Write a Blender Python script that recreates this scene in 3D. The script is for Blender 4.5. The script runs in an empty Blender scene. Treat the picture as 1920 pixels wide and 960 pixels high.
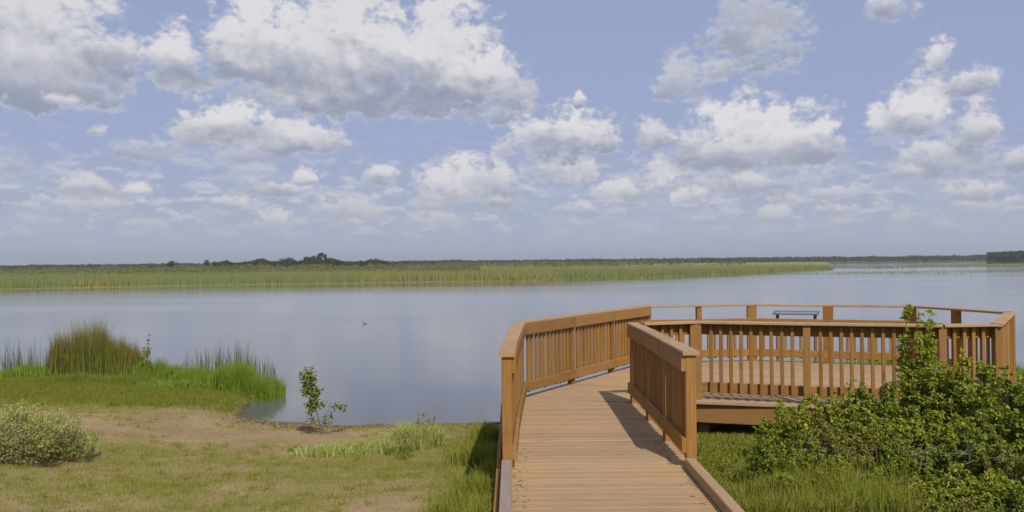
import bpy, math, random
import numpy as np
from mathutils import Vector, Matrix
random.seed(7)
rng = np.random.default_rng(7)
R = math.radians
scene = bpy.context.scene
col = scene.collection

# ------------------------------------------------------------------ camera
EYE = 1.8
FOC = 1600.0            # focal length in pixels of a 1920 wide picture
cam_d = bpy.data.cameras.new('camera'); cam = bpy.data.objects.new('camera', cam_d); col.objects.link(cam)
cam_d.sensor_width = 36.0; cam_d.lens = 36.0 * FOC / 1920.0
cam_d.clip_start = 0.1; cam_d.clip_end = 20000
cam.matrix_world = Matrix.Translation((0, 0, EYE)) @ Matrix.Rotation(R(90.0) + math.atan(13 / FOC), 4, 'X') @ Matrix.Rotation(-math.atan(0.0100), 4, 'Z')
scene.camera = cam

def hz(px): return 493.0 - 0.01 * (px - 960)
def dist_of(px, py, z): return FOC * (EYE - z) / (py - hz(px))
def G(px, py, z=0.0):
    d = dist_of(px, py, z)
    return ((px - 960) / FOC * d, d)

# ------------------------------------------------------------------ exposure
vs = scene.view_settings
scene.display_settings.display_device = 'sRGB'
vs.view_transform = 'Standard'; vs.look = 'None'; vs.exposure = 0.0; vs.gamma = 1.0
scene.render.use_motion_blur = False
scene.cycles.max_bounces = 8
scene.cycles.transparent_max_bounces = 8
scene.cycles.volume_step_rate = 8
scene.cycles.sample_clamp_indirect = 5

# ------------------------------------------------------------------ sun
SUN_EL = R(45.5); SUN_AZ = math.atan2(0.29, -0.97)      # direction to the sun, measured from +y towards +x
to_sun = Vector((math.cos(SUN_EL) * math.sin(SUN_AZ), math.cos(SUN_EL) * math.cos(SUN_AZ), math.sin(SUN_EL)))
sun_d = bpy.data.lights.new('sun', 'SUN'); sun = bpy.data.objects.new('sun', sun_d); col.objects.link(sun)
sun_d.energy = 4.0; sun_d.angle = R(0.6); sun_d.color = (1.0, 0.95, 0.86)
sun.rotation_euler = to_sun.to_track_quat('Z', 'Y').to_euler()

# ------------------------------------------------------------------ sky with clouds
world = bpy.data.worlds.new('World'); scene.world = world; world.use_nodes = True
WT = world.node_tree; WT.nodes.clear()
SKY_STRENGTH = 0.1
def wn(t, **k):
    n = WT.nodes.new(t)
    for a, b in k.items(): setattr(n, a, b)
    return n
def lk(a, b): WT.links.new(a, b)
def m(op, a, b=None, c=None, clamp=False):
    n = WT.nodes.new('ShaderNodeMath'); n.operation = op; n.use_clamp = clamp
    for i, v in enumerate((a, b, c)):
        if v is None: continue
        if isinstance(v, (int, float)): n.inputs[i].default_value = v
        else: WT.links.new(v, n.inputs[i])
    return n.outputs[0]
def smooth(v, a, b, lo=0.0, hi=1.0):
    n = WT.nodes.new('ShaderNodeMapRange'); n.interpolation_type = 'SMOOTHSTEP'
    WT.links.new(v, n.inputs[0])
    for i, x in zip((1, 2, 3, 4), (a, b, lo, hi)): n.inputs[i].default_value = x
    return n.outputs[0]
def mixc(f, a, b):
    n = WT.nodes.new('ShaderNodeMix'); n.data_type = 'RGBA'
    if isinstance(f, (int, float)): n.inputs[0].default_value = f
    else: WT.links.new(f, n.inputs[0])
    for i, v in ((6, a), (7, b)):
        if isinstance(v, tuple): n.inputs[i].default_value = (*v, 1)
        else: WT.links.new(v, n.inputs[i])
    return n.outputs[2]
tc = wn('ShaderNodeTexCoord'); nrm = wn('ShaderNodeVectorMath', operation='NORMALIZE'); lk(tc.outputs['Generated'], nrm.inputs[0])
sp = wn('ShaderNodeSeparateXYZ'); lk(nrm.outputs[0], sp.inputs[0])
DX, DY, DZ = sp.outputs
az = m('MULTIPLY', m('ARCTAN2', DX, DY), 180 / math.pi)
u0 = m('SUBTRACT', m('PINGPONG', m('ADD', az, 45.0), 90.0), 45.0)   # the far sides of the sky carry the same kind of cloud
v0 = m('ABSOLUTE', m('MULTIPLY', m('ARCSINE', DZ), 180 / math.pi))
def comb(a, b):
    n = wn('ShaderNodeCombineXYZ')
    for i, v in enumerate((a, b)):
        if isinstance(v, (int, float)): n.inputs[i].default_value = v
        else: lk(v, n.inputs[i])
    return n.outputs[0]
def noise(vec, scale, detail=6, rough=0.55):
    n = wn('ShaderNodeTexNoise', noise_dimensions='2D'); lk(vec, n.inputs['Vector'])
    n.inputs['Scale'].default_value = scale; n.inputs['Detail'].default_value = detail; n.inputs['Roughness'].default_value = rough
    return n.outputs[0]
vs_ = m('MULTIPLY', v0, 1.35)
P = comb(az, vs_)
warp = noise(P, 0.22, 5, 0.6); warp2 = noise(comb(m('ADD', az, 50.0), vs_), 0.22, 5, 0.6)
u = m('MULTIPLY_ADD', m('SUBTRACT', warp, 0.5), 1.7, u0)
v = m('MULTIPLY_ADD', m('SUBTRACT', warp2, 0.5), 0.9, v0)
n_a = noise(P, 0.50, 8, 0.54)
n_c = noise(P, 0.30, 3.0, 0.5)
n_b = noise(comb(m('ADD', az, 0.20), m('ADD', vs_, 0.80)), 0.30, 3.0, 0.5)
vor = wn('ShaderNodeTexVoronoi', voronoi_dimensions='2D', feature='SMOOTH_F1'); 
Pw = comb(m('MULTIPLY_ADD', warp, 1.6, az), m('MULTIPLY_ADD', warp2, 1.6, vs_))
lk(Pw, vor.inputs['Vector']); vor.inputs['Scale'].default_value = 0.62; vor.inputs['Detail'].default_value = 2.0
vor.inputs['Smoothness'].default_value = 0.6; vor.inputs['Roughness'].default_value = 0.5
puff = m('SUBTRACT', 0.42, vor.outputs['Distance'])
n_h = noise(P, 1.9, 5, 0.6)
N = m('ADD', m('MULTIPLY_ADD', m('SUBTRACT', n_a, 0.5), 2.1, m('MULTIPLY', m('SUBTRACT', n_h, 0.5), 1.15)), m('MULTIPLY', puff, 0.55))
relief = m('ADD', m('MULTIPLY', m('SUBTRACT', n_c, n_b), 1.15), m('ADD', m('MULTIPLY', puff, 0.22), m('MULTIPLY', m('SUBTRACT', n_h, 0.5), 0.35)))
Nh = m('MULTIPLY_ADD', N, 1.15, 1.5 * 1.12)
Ns = m('MULTIPLY_ADD', N, 1.25, 1.25 * 1.12)
# clouds: centre px, base py, half width px, height px, brightness, opacity, hard edge?
CL = [
 # faint veils first
 (130, 440, 170, 70, .60, .34, 0), (330, 440, 200, 50, .6, .3, 0), (700, 430, 330, 80, .62, .28, 0), (1300, 440, 420, 90, .6, .34, 0),
 (1800, 430, 220, 80, .6, .32, 0), (60, 330, 120, 60, .62, .35, 0), (470, 335, 90, 60, .64, .55, 0), (1480, 330, 230, 70, .60, .38, 0),
 (1750, 340, 160, 80, .62, .34, 0), (960, 370, 160, 60, .6, .3, 0),
 (210, 205, 32, 24, .62, .5, 0), (185, 246, 26, 16, .8, .8, 0), (740, 222, 20, 14, .7, .6, 0),
 # top left pair
 (60, 150, 215, 230, .80, 1, 1), (-150, 140, 140, 260, .7, 1, 1), (70, 178, 150, 60, .50, .85, 0), (120, 192, 34, 16, .85, .8, 0), (215, 110, 70, 70, .80, .9, 0),
 (330, 140, 66, 100, .92, 1, 1),
 # giant cloud
 (930, 212, 90, 50, .72, .8, 0), (700, 195, 280, 110, .38, 1, 1), (640, 165, 260, 230, .86, 1, 1), (480, 120, 110, 150, .92, 1, 1), (830, 150, 130, 190, .88, 1, 1),
 (905, 170, 100, 90, .95, 1, 1), (730, 130, 110, 90, .93, .85, 0), (960, 180, 50, 60, .74, .8, 0),
 # cumulus left of centre
 (290, 288, 80, 36, .66, .75, 0), (480, 292, 130, 30, .60, .7, 0), (540, 275, 115, 66, .86, 1, 1), (425, 258, 108, 80, 1.0, 1, 1), (590, 272, 60, 45, .86, 1, 1),
 # small rows left
 (170, 362, 120, 34, .86, .85, 0), (245, 360, 40, 28, .98, 1, 1), (150, 388, 100, 22, .88, .8, 0), (270, 428, 60, 20, .8, .7, 0), (15, 310, 40, 20, .55, .7, 0),
 (505, 358, 105, 24, .90, .9, 0), (566, 338, 22, 30, 1.0, 1, 1), (440, 385, 58, 24, .9, .85, 0), (508, 420, 50, 36, .92, .9, 0), (650, 400, 90, 42, .88, .85, 0),
 (650, 418, 22, 10, .9, .8, 0), (716, 338, 38, 28, .9, .95, 0),
 # centre
 (870, 362, 100, 84, .98, 1, 1), (930, 360, 56, 70, .84, 1, 0), (830, 420, 66, 34, .86, .75, 0), (800, 385, 40, 24, .8, .6, 0), (910, 378, 66, 14, .85, .7, 0),
 (1065, 330, 84, 50, .92, 1, 1), (1030, 280, 90, 60, .86, .95, 0), (1065, 268, 104, 82, .98, 1, 1), (1128, 270, 46, 40, .84, .9, 0), (1089, 192, 16, 24, .95, 1, 0),
 # right of centre
 (1240, 345, 62, 66, .84, .95, 0), (1335, 350, 120, 50, .92, .95, 0), (1230, 262, 48, 44, .82, .85, 0), (1330, 292, 80, 90, .74, .9, 0),
 (1395, 290, 118, 128, 1.0, 1, 1), (1500, 292, 96, 112, .98, 1, 1), (1440, 300, 150, 26, .36, .75, 0),
 (1440, 356, 70, 40, .88, .85, 0), (1570, 362, 76, 26, .9, .85, 0), (1500, 340, 70, 30, .82, .6, 0), (1295, 372, 34, 24, .95, .95, 0), (1175, 366, 66, 42, .92, .95, 0),
 (1100, 398, 86, 24, .88, .85, 0),
 # right
 (1790, 302, 120, 62, .80, .95, 0), (1832, 262, 44, 90, .84, .95, 0), (1735, 190, 66, 80, .84, .95, 0), (1762, 118, 32, 50, .88, 1, 0), (1825, 160, 62, 38, .86, .95, 0),
 (1705, 240, 92, 74, .96, 1, 1), (1700, 325, 50, 18, .8, .7, 0),
 (1918, 302, 50, 46, .86, .95, 0), (1835, 362, 78, 32, .88, .9, 0), (1900, 376, 34, 20, .92, .95, 0), (1805, 388, 66, 14, .85, .8, 0),
 # top right
 (1420, 84, 96, 130, .42, .85, 0), (1450, 92, 50, 36, .62, .6, 0), (1282, 160, 52, 64, .62, .75, 0), (1350, 142, 44, 44, .66, .75, 0), (1682, 20, 56, 40, .74, .85, 0),
 # low rows
 (1450, 405, 54, 24, .9, .85, 0), (1582, 390, 54, 14, .88, .8, 0), (1335, 400, 66, 18, .82, .7, 0), (1200, 440, 46, 22, .8, .6, 0), (1350, 432, 60, 14, .8, .6, 0),
 (1440, 432, 40, 12, .8, .55, 0), (1572, 416, 30, 14, .86, .7, 0), (1632, 406, 14, 8, .9, .8, 0), (1690, 410, 22, 16, .86, .7, 0), (1765, 412, 36, 10, .85, .6, 0),
 (1050, 438, 34, 10, .8, .5, 0), (790, 445, 60, 12, .7, .4, 0), (560, 440, 60, 12, .75, .4, 0), (100, 418, 70, 14, .8, .5, 0), (380, 405, 40, 14, .7, .4, 0),
 # beyond the frame on both sides
 (2150, 300, 110, 90, .95, 1, 1), (2320, 180, 200, 140, .8, 1, 1), (2050, 400, 80, 30, .88, .85, 0), (2350, 380, 120, 40, .88, .85, 0),
 (-250, 320, 130, 80, .95, 1, 1), (-480, 200, 200, 150, .8, 1, 1), (-130, 400, 90, 30, .88, .85, 0), (-420, 390, 110, 40, .88, .85, 0),
]
def puff_group(hard):
    """one cloud: rounded above, flattened below, torn by the shared noise; laid over the clouds before it"""
    g = bpy.data.node_groups.new('cloud_hard' if hard else 'cloud_soft', 'ShaderNodeTree')
    for nme in ('u', 'v', 'N', 'relief', 'iw', 'ox', 'ih', 'oy', 'op', 'br', 'A', 'S'): g.interface.new_socket(name=nme, in_out='INPUT', socket_type='NodeSocketFloat')
    for nme in ('A', 'S'): g.interface.new_socket(name=nme, in_out='OUTPUT', socket_type='NodeSocketFloat')
    gi = g.nodes.new('NodeGroupInput').outputs; go = g.nodes.new('NodeGroupOutput').inputs
    def f(op, a, b=None, c=None, clamp=False):
        n = g.nodes.new('ShaderNodeMath'); n.operation = op; n.use_clamp = clamp
        for i, v_ in enumerate((a, b, c)):
            if v_ is None: continue
            if isinstance(v_, (int, float)): n.inputs[i].default_value = v_
            else: g.links.new(v_, n.inputs[i])
        return n.outputs[0]
    X = f('MULTIPLY_ADD', gi['u'], gi['iw'], gi['ox']); Y = f('MULTIPLY_ADD', gi['v'], gi['ih'], gi['oy'])
    Yb = f('MAXIMUM', Y, f('MULTIPLY', Y, -3.4 if hard else -1.9))
    r2 = f('MULTIPLY_ADD', X, X, f('MULTIPLY', Yb, Yb))
    a_ = f('MULTIPLY_ADD', r2, -1.5 if hard else -1.1, gi['N'], clamp=True)
    a_ = f('MULTIPLY', a_, gi['op'])
    t = f('MULTIPLY_ADD', Y, 1.15, f('ADD', gi['relief'], 0.54), clamp=True)
    t = f('MULTIPLY', t, gi['br'])
    g.links.new(f('MULTIPLY_ADD', a_, f('SUBTRACT', t, gi['S']), gi['S']), go['S']); g.links.new(f('MAXIMUM', gi['A'], a_), go['A'])
    return g
GH, GS = puff_group(True), puff_group(False)
A = m('MULTIPLY', v0, 0.0); S = m('ADD', A, 0.6)
for (cx, by, hw, hh, br, op, hard) in CL:
    ca = math.degrees(math.atan((cx - 960) / FOC)); cv = math.degrees(math.atan((hz(cx) - by) / FOC * math.cos(R(ca))))
    cl_ = math.cos(R(ca))
    w = math.degrees(hw / FOC) * cl_ * cl_ * 1.05; h = math.degrees(hh / FOC) * cl_ * 1.05
    n = WT.nodes.new('ShaderNodeGroup'); n.node_tree = GH if hard else GS
    for nme, sock in (('u', u), ('v', v), ('N', Nh if hard else Ns), ('relief', relief), ('A', A), ('S', S)): lk(sock, n.inputs[nme])
    for nme, val in (('iw', 1 / w), ('ox', -ca / w), ('ih', 1 / h), ('oy', -(cv + .02 * h) / h), ('op', op), ('br', br)): n.inputs[nme].default_value = val
    A, S = n.outputs['A'], n.outputs['S']
# cloud field above the frame and overhead
zz = m('ADD', m('ABSOLUTE', DZ), 0.06)
Q = comb(m('DIVIDE', DX, zz), m('DIVIDE', DY, zz))
fq = noise(Q, 0.85, 7, 0.55)
aq = m('MULTIPLY', smooth(fq, 0.52, 0.64), smooth(v0, 18.5, 24.0))
sq = m('MULTIPLY_ADD', m('SUBTRACT', 0.75, fq), 1.6, 0.45, clamp=True)
S = m('MULTIPLY_ADD', aq, m('SUBTRACT', sq, S), S); A = m('MAXIMUM', A, aq)
A = smooth(A, 0.0, 1.0)
# thin broken rows low in the sky
nl = noise(comb(m('MULTIPLY', az, 0.62), m('MULTIPLY', v0, 1.35)), 0.85, 7, 0.6)
al = m('MULTIPLY', smooth(nl, 0.47, 0.66), m('MULTIPLY', smooth(v0, 0.6, 2.2), smooth(v0, 4.2, 9.5, 0.62, 0.0)))
tl = m('MULTIPLY_ADD', m('SUBTRACT', nl, noise(comb(m('MULTIPLY', az, 0.62), m('MULTIPLY_ADD', v0, 1.35, 0.35)), 0.85, 7, 0.6)), 2.2, 0.70, clamp=True)
S = m('ADD', m('MULTIPLY', S, A), m('MULTIPLY', tl, m('SUBTRACT', 1.0, A))); A = m('MAXIMUM', A, al)
low = smooth(v0, 0.0, 9.0)
A = m('MULTIPLY', A, smooth(v0, 0.3, 4.0, 0.35, 0.97))
K = 1.0 / SKY_STRENGTH
def KC(r, g, b): return (r * K, g * K, b * K)
cloud_dark = mixc(low, KC(.42, .455, .54), KC(.30, .335, .435))
cloud_lit = mixc(low, KC(.66, .655, .68), KC(.77, .755, .775))
cloudc = mixc(smooth(S, 0.05, 1.05), cloud_dark, cloud_lit)
sky = wn('ShaderNodeTexSky', sky_type='NISHITA'); sky.sun_disc = False
sky.sun_elevation = SUN_EL; sky.sun_rotation = SUN_AZ; sky.air_density = 1.0; sky.dust_density = 1.6; sky.ozone_density = 1.2; sky.altitude = 300
veil = mixc(low, KC(.405, .45, .575), KC(.335, .39, .60))
base = mixc(smooth(v0, 0.0, 40.0, 0.93, 0.45), sky.outputs[0], veil)
final = mixc(A, base, cloudc)
bg = wn('ShaderNodeBackground'); bg.inputs[1].default_value = SKY_STRENGTH; lk(final, bg.inputs[0])
wo = wn('ShaderNodeOutputWorld'); lk(bg.outputs[0], wo.inputs[0])
world.cycles.sampling_method = 'MANUAL'; world.cycles.sample_map_resolution = 512

# ------------------------------------------------------------------ helpers
def tag(o, label=None, cat=None, group=None, kind=None):
    if label: o['label'] = label
    if cat: o['category'] = cat
    if group: o['group'] = group
    if kind: o['kind'] = kind
    return o
def link(name, me, mat=None, parent=None):
    o = bpy.data.objects.new(name, me); col.objects.link(o)
    if mat and me and not me.materials: me.materials.append(mat)
    if parent: o.parent = parent
    return o
def empty(name, loc=(0, 0, 0)):
    o = bpy.data.objects.new(name, None); o.location = loc; o.empty_display_size = 0.2; col.objects.link(o); return o
def mesh_np(name, verts, tris, n=3, smooth_=False):
    """vertices Nx3, faces Mx n"""
    me = bpy.data.meshes.new(name)
    verts = np.asarray(verts, dtype=np.float32).reshape(-1, 3); tris = np.asarray(tris, dtype=np.int32).reshape(-1, n)
    me.vertices.add(len(verts)); me.vertices.foreach_set('co', verts.ravel())
    me.loops.add(tris.size); me.loops.foreach_set('vertex_index', tris.ravel())
    me.polygons.add(len(tris)); me.polygons.foreach_set('loop_start', np.arange(0, tris.size, n, dtype=np.int32))
    me.polygons.foreach_set('loop_total', np.full(len(tris), n, dtype=np.int32))
    if smooth_: me.polygons.foreach_set('use_smooth', np.ones(len(tris), dtype=bool))
    me.update(calc_edges=True)
    return me
def nmat(name):
    mt = bpy.data.materials.new(name); mt.use_nodes = True; nt = mt.node_tree; nt.nodes.clear()
    return mt, nt
class NT:
    def __init__(s, name): s.mat, s.t = nmat(name)
    def n(s, t, **k):
        x = s.t.nodes.new(t)
        for a, b in k.items(): setattr(x, a, b)
        return x
    def l(s, a, b): s.t.links.new(a, b)
    def val(s, sock, v):
        if isinstance(v, (int, float)): sock.default_value = v
        elif isinstance(v, tuple): sock.default_value = (*v, 1) if len(v) == 3 and sock.type == 'RGBA' else v
        else: s.l(v, sock)
    def math(s, op, a, b=0.0, clamp=False):
        x = s.n('ShaderNodeMath', operation=op, use_clamp=clamp); s.val(x.inputs[0], a); s.val(x.inputs[1], b); return x.outputs[0]
    def mix(s, f, a, b, blend='MIX'):
        x = s.n('ShaderNodeMix', data_type='RGBA', blend_type=blend); s.val(x.inputs[0], f); s.val(x.inputs[6], a); s.val(x.inputs[7], b); return x.outputs[2]
    def noise(s, vec, scale, detail=4, rough=0.55):
        x = s.n('ShaderNodeTexNoise'); s.l(vec, x.inputs['Vector']); x.inputs['Scale'].default_value = scale
        x.inputs['Detail'].default_value = detail; x.inputs['Roughness'].default_value = rough; return x.outputs[0]
    def ramp(s, f, lo, hi, a=0.0, b=1.0):
        x = s.n('ShaderNodeMapRange', interpolation_type='SMOOTHSTEP'); s.l(f, x.inputs[0])
        for i, q in zip((1, 2, 3, 4), (lo, hi, a, b)): x.inputs[i].default_value = q
        return x.outputs[0]
    def scaled(s, vec, sc):
        x = s.n('ShaderNodeVectorMath', operation='MULTIPLY'); s.l(vec, x.inputs[0]); x.inputs[1].default_value = sc; return x.outputs[0]
    def bsdf(s, color, rough=0.7, spec=0.3, normal=None):
        b = s.n('ShaderNodeBsdfPrincipled'); s.val(b.inputs['Base Color'], color); s.val(b.inputs['Roughness'], rough)
        b.inputs['Specular IOR Level'].default_value = spec
        if normal: s.l(normal, b.inputs['Normal'])
        return b
    def bump(s, h, strength, dist):
        b = s.n('ShaderNodeBump'); s.l(h, b.inputs['Height']); b.inputs['Strength'].default_value = strength; b.inputs['Distance'].default_value = dist; return b.outputs[0]
    def out(s, sh): 
        o = s.n('ShaderNodeOutputMaterial'); s.l(sh, o.inputs['Surface']); return s.mat

def wood_mat(name, c1, c2, grey, stain, knots=True, vary=.30):
    q = NT(name)
    oc = q.n('ShaderNodeTexCoord').outputs['Object']; oi = q.n('ShaderNodeObjectInfo'); pos = q.n('ShaderNodeNewGeometry').outputs['Position']
    off = q.n('ShaderNodeVectorMath', operation='ADD'); q.l(oc, off.inputs[0])
    cx = q.n('ShaderNodeCombineXYZ'); q.l(q.math('MULTIPLY', oi.outputs['Random'], 37.0), cx.inputs[0]); q.l(q.math('MULTIPLY', oi.outputs['Random'], 91.0), cx.inputs[1])
    q.l(cx.outputs[0], off.inputs[1])
    vec = off.outputs[0]
    grain = q.noise(q.scaled(vec, (3.5, 60, 60)), 1.0, 5, 0.6)
    blot = q.noise(q.scaled(vec, (1.5, 6, 6)), 1.0, 4, 0.6)
    base = q.mix(q.ramp(grain, 0.3, 0.72), c1, c2)
    base = q.mix(q.math('MULTIPLY', q.ramp(blot, 0.42, 0.68), 0.40), base, grey)
    st = q.noise(pos, 2.3, 6, 0.65)
    base = q.mix(q.math('MULTIPLY', q.ramp(st, 0.55, 0.72), 0.35), base, stain)
    if name == 'deck_wood':      # the trodden middle of the boardwalk is greyer, the edges keep the yellow
        sx_ = q.n('ShaderNodeSeparateXYZ'); q.l(pos, sx_.inputs[0])
        ed = q.ramp(q.math('ADD', q.math('ABSOLUTE', q.math('SUBTRACT', sx_.outputs[0], .73)), q.math('MULTIPLY', q.math('SUBTRACT', st, .5), .5)), .42, .72)
        ed = q.math('MULTIPLY', ed, q.ramp(sx_.outputs[0], 1.6, 2.4, 1, 0))
        base = q.mix(q.math('MULTIPLY', ed, .55), base, (.40, .255, .115))
        foot = q.noise(q.scaled(pos, (2.2, 5, 1)), 1.0, 5, .65)
        base = q.mix(q.math('MULTIPLY', q.ramp(foot, .56, .70), .35), base, (.20, .13, .085))
    if knots:
        vo = q.n('ShaderNodeTexVoronoi'); q.l(q.scaled(vec, (1.6, 7, 7)), vo.inputs['Vector']); vo.inputs['Scale'].default_value = 1.0
        base = q.mix(q.math('MULTIPLY', q.ramp(vo.outputs['Distance'], 0.03, 0.10, 1, 0), 0.6), base, (.09, .045, .02))
    tone = q.math('ADD', 0.99 - vary / 2, q.math('MULTIPLY', oi.outputs['Random'], vary))
    hs = q.n('ShaderNodeHueSaturation'); q.l(base, hs.inputs['Color']); q.l(tone, hs.inputs['Value'])
    q.l(q.math('ADD', 0.92, q.math('MULTIPLY', q.math('FRACT', q.math('MULTIPLY', oi.outputs['Random'], 13.7)), 0.12)), hs.inputs['Saturation'])
    nb = q.bump(grain, 0.35, 0.004)
    return q.out(q.bsdf(hs.outputs[0], q.ramp(blot, 0, 1, 0.62, 0.85), 0.25, nb).outputs[0])
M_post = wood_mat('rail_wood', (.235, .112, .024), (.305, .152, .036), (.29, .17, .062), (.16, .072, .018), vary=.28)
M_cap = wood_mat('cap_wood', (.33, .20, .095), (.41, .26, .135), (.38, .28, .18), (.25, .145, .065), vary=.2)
M_deck = wood_mat('deck_wood', (.335, .215, .115), (.375, .248, .135), (.36, .26, .165), (.29, .178, .092), vary=.17)
M_grey = wood_mat('weathered_wood', (.27, .20, .155), (.33, .25, .20), (.31, .26, .23), (.21, .145, .105))
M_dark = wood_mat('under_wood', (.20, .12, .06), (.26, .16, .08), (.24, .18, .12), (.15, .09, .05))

_bm = {}
def beam_mesh(L, W, H, ch=0.006):
    key = (round(L, 3), round(W, 3), round(H, 3))
    if key in _bm: return _bm[key]
    L, W, H = key; w, h, l = W / 2, H / 2, L / 2; c = min(ch, w * .4, h * .4)
    prof = [(-w + c, -h), (w - c, -h), (w, -h + c), (w, h - c), (w - c, h), (-w + c, h), (-w, h - c), (-w, -h + c)]
    vs, fs = [], []
    for x in (-l, l):
        for (y, z) in prof: vs.append((x, y, z))
    for i in range(8):
        j = (i + 1) % 8; fs.append((i, i + 8, j + 8, j))
    fs.append(tuple(range(8))); fs.append(tuple(reversed(range(8, 16))))
    me = bpy.data.meshes.new('beam'); me.from_pydata(vs, [], fs); me.update()
    _bm[key] = {'mesh': me, 'mats': {}}
    return _bm[key]
def beam(name, p0, p1, W, H, mat, parent=None, side=None, jit=0.0):
    """a squared timber from p0 to p1; W across (horizontal where it can), H the other way"""
    p0 = Vector(p0); p1 = Vector(p1); d = p1 - p0; L = d.length; x = d.normalized()
    up = Vector((0, 0, 1))
    if abs(x.z) > 0.9:
        y = Vector((*side, 0)).normalized() if side is not None else Vector((0, 1, 0)); y = (y - x * y.dot(x)).normalized(); z = x.cross(y)
    else:
        y = up.cross(x).normalized(); z = x.cross(y)
    e = beam_mesh(L, W, H)
    if mat.name not in e['mats']:
        me = e['mesh'] if not e['mats'] else e['mesh'].copy()
        me.materials.clear(); me.materials.append(mat); e['mats'][mat.name] = me
    o = bpy.data.objects.new(name, e['mats'][mat.name]); col.objects.link(o)
    M = Matrix((( x.x, y.x, z.x), (x.y, y.y, z.y), (x.z, y.z, z.z))).to_4x4()
    c = (p0 + p1) / 2
    if jit: M = M @ Matrix.Rotation(random.uniform(-jit, jit), 4, 'X') @ Matrix.Rotation(random.uniform(-jit, jit) * .4, 4, 'Z')
    M.translation = c
    if parent:
        o.parent = parent; M = Matrix.Translation(-parent.location) @ M
    o.matrix_local = M if parent else M
    if not parent: o.matrix_world = M
    return o

# ------------------------------------------------------------------ terrain
WATER = -0.70
near_x = np.array([-4000, -300, -60, -30, -14, -10, -8.2, -6.6, -5.5, -5.0, -4.75, -4.6, -4.3, -3.6, -2.8, -1.4, -0.2, 1.5, 3.0, 4.4, 5.4, 8.0, 15, 60, 300, 4000.])
near_y = np.array([1200, 120, 24, 21.6, 20.4, 20.2, 19.8, 18.6, 17.6, 16.6, 15.6, 14.6, 13.9, 13.6, 13.3, 13.5, 13.4, 13.7, 14.2, 15.6, 17.4, 19, 20, 34, 160, 1500.])
far_x = np.array([-6000, -400, -120, -59, -33, 0, 23, 37, 55, 82, 84])
far_y = np.array([-2000, 60, 92, 99, 110, 116, 134, 155, 184, 224, 228])
def ystart(x): return np.interp(x, near_x, near_y)
def vnoise(x, y, s, seed=0):
    """smooth value noise"""
    x = np.asarray(x) / s; y = np.asarray(y) / s
    xi = np.floor(x).astype(np.int64); yi = np.floor(y).astype(np.int64); fx = x - xi; fy = y - yi
    fx = fx * fx * (3 - 2 * fx); fy = fy * fy * (3 - 2 * fy)
    def h(a, b):
        n = (a * 374761393 + b * 668265263 + seed * 1442695041) & 0x7fffffff
        n = (n ^ (n >> 13)) * 1274126177 & 0x7fffffff
        return ((n ^ (n >> 16)) & 0xffff) / 65535.0
    return (h(xi, yi) * (1 - fx) + h(xi + 1, yi) * fx) * (1 - fy) + (h(xi, yi + 1) * (1 - fx) + h(xi + 1, yi + 1) * fx) * fy
def fbm(x, y, s, seed=0, o=4):
    r = 0; a = 0.5; t = 0
    for i in range(o): r = r + a * vnoise(x, y, s, seed + i); t += a; a *= .5; s *= .5
    return r / t
def far_sd(x, y):
    """metres inside the far marsh (positive = land)"""
    yf = np.interp(x, far_x, far_y)
    a = (y - yf) * 0.85
    right = (0.371 + 0.012 * (vnoise(x, y, 60, 5) - .5)) * y - x            # the peninsula ends where open water begins
    pen = np.minimum(a, right)
    back = y + 0.0 * x - 980 + 160 * (vnoise(x, y, 300, 9) - .5)
    isl = np.minimum(np.minimum(y - 300, 350 - y), x - 0.46 * y) * 0.6
    left_back = np.where(x < -59, a, -1e9)
    return np.maximum(np.maximum(pen, back), np.maximum(isl, left_back))
def ground_z(x, y):
    x = np.asarray(x, dtype=float); y = np.asarray(y, dtype=float)
    s = ystart(x) - y + 0.35 * (vnoise(x, y, 1.1, 3) - .5) + 0.12 * (vnoise(x, y, .35, 4) - .5)
    zn = np.interp(s, [-30, -8, -2, 0, .25, 1.0, 3.0, 5.0, 6.5, 8, 14, 60], [-2.6, -1.6, -.95, WATER - .02, WATER + .035, -.60, -.47, -.37, -.30, -.21, -.12, -.05])
    zn = zn + np.clip(s, 0, 1) * (0.05 * (fbm(x, y, 0.9, 11) - .5) + 0.02 * (vnoise(x, y, .18, 12) - .5))
    f = far_sd(x, y)
    zf = np.interp(f, [-40, -8, 0, 3, 30, 400, 3000], [-2.6, -1.4, WATER - .01, WATER + .12, WATER + .3, WATER + .6, WATER + 2.0])
    return np.maximum(zn, zf)
def gz(x, y): return float(ground_z(np.array([x]), np.array([y]))[0])

az_f = np.arange(-44, 44.01, 0.22); az_c = np.concatenate([np.arange(-180, -44, 4.0), az_f, np.arange(48, 180, 4.0)])
rr = np.concatenate([np.array([0.01, .6, 1.2, 1.9, 2.6, 3.3, 3.9, 4.4]), np.arange(4.8, 22, 0.075), np.geomspace(22, 7000, 190)])
AZ, RR = np.meshgrid(np.radians(az_c), rr); GX = RR * np.sin(AZ); GY = RR * np.cos(AZ); GZ = ground_z(GX, GY)
na, nr = len(az_c), len(rr)
ii, jj = np.meshgrid(np.arange(nr - 1), np.arange(na), indexing='ij'); j2 = (jj + 1) % na
quads = np.stack([ii * na + jj, ii * na + j2, (ii + 1) * na + j2, (ii + 1) * na + jj], -1).reshape(-1, 4)[:, ::-1]
gm = mesh_np('ground', np.stack([GX, GY, GZ], -1), quads, 4, True)

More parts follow.
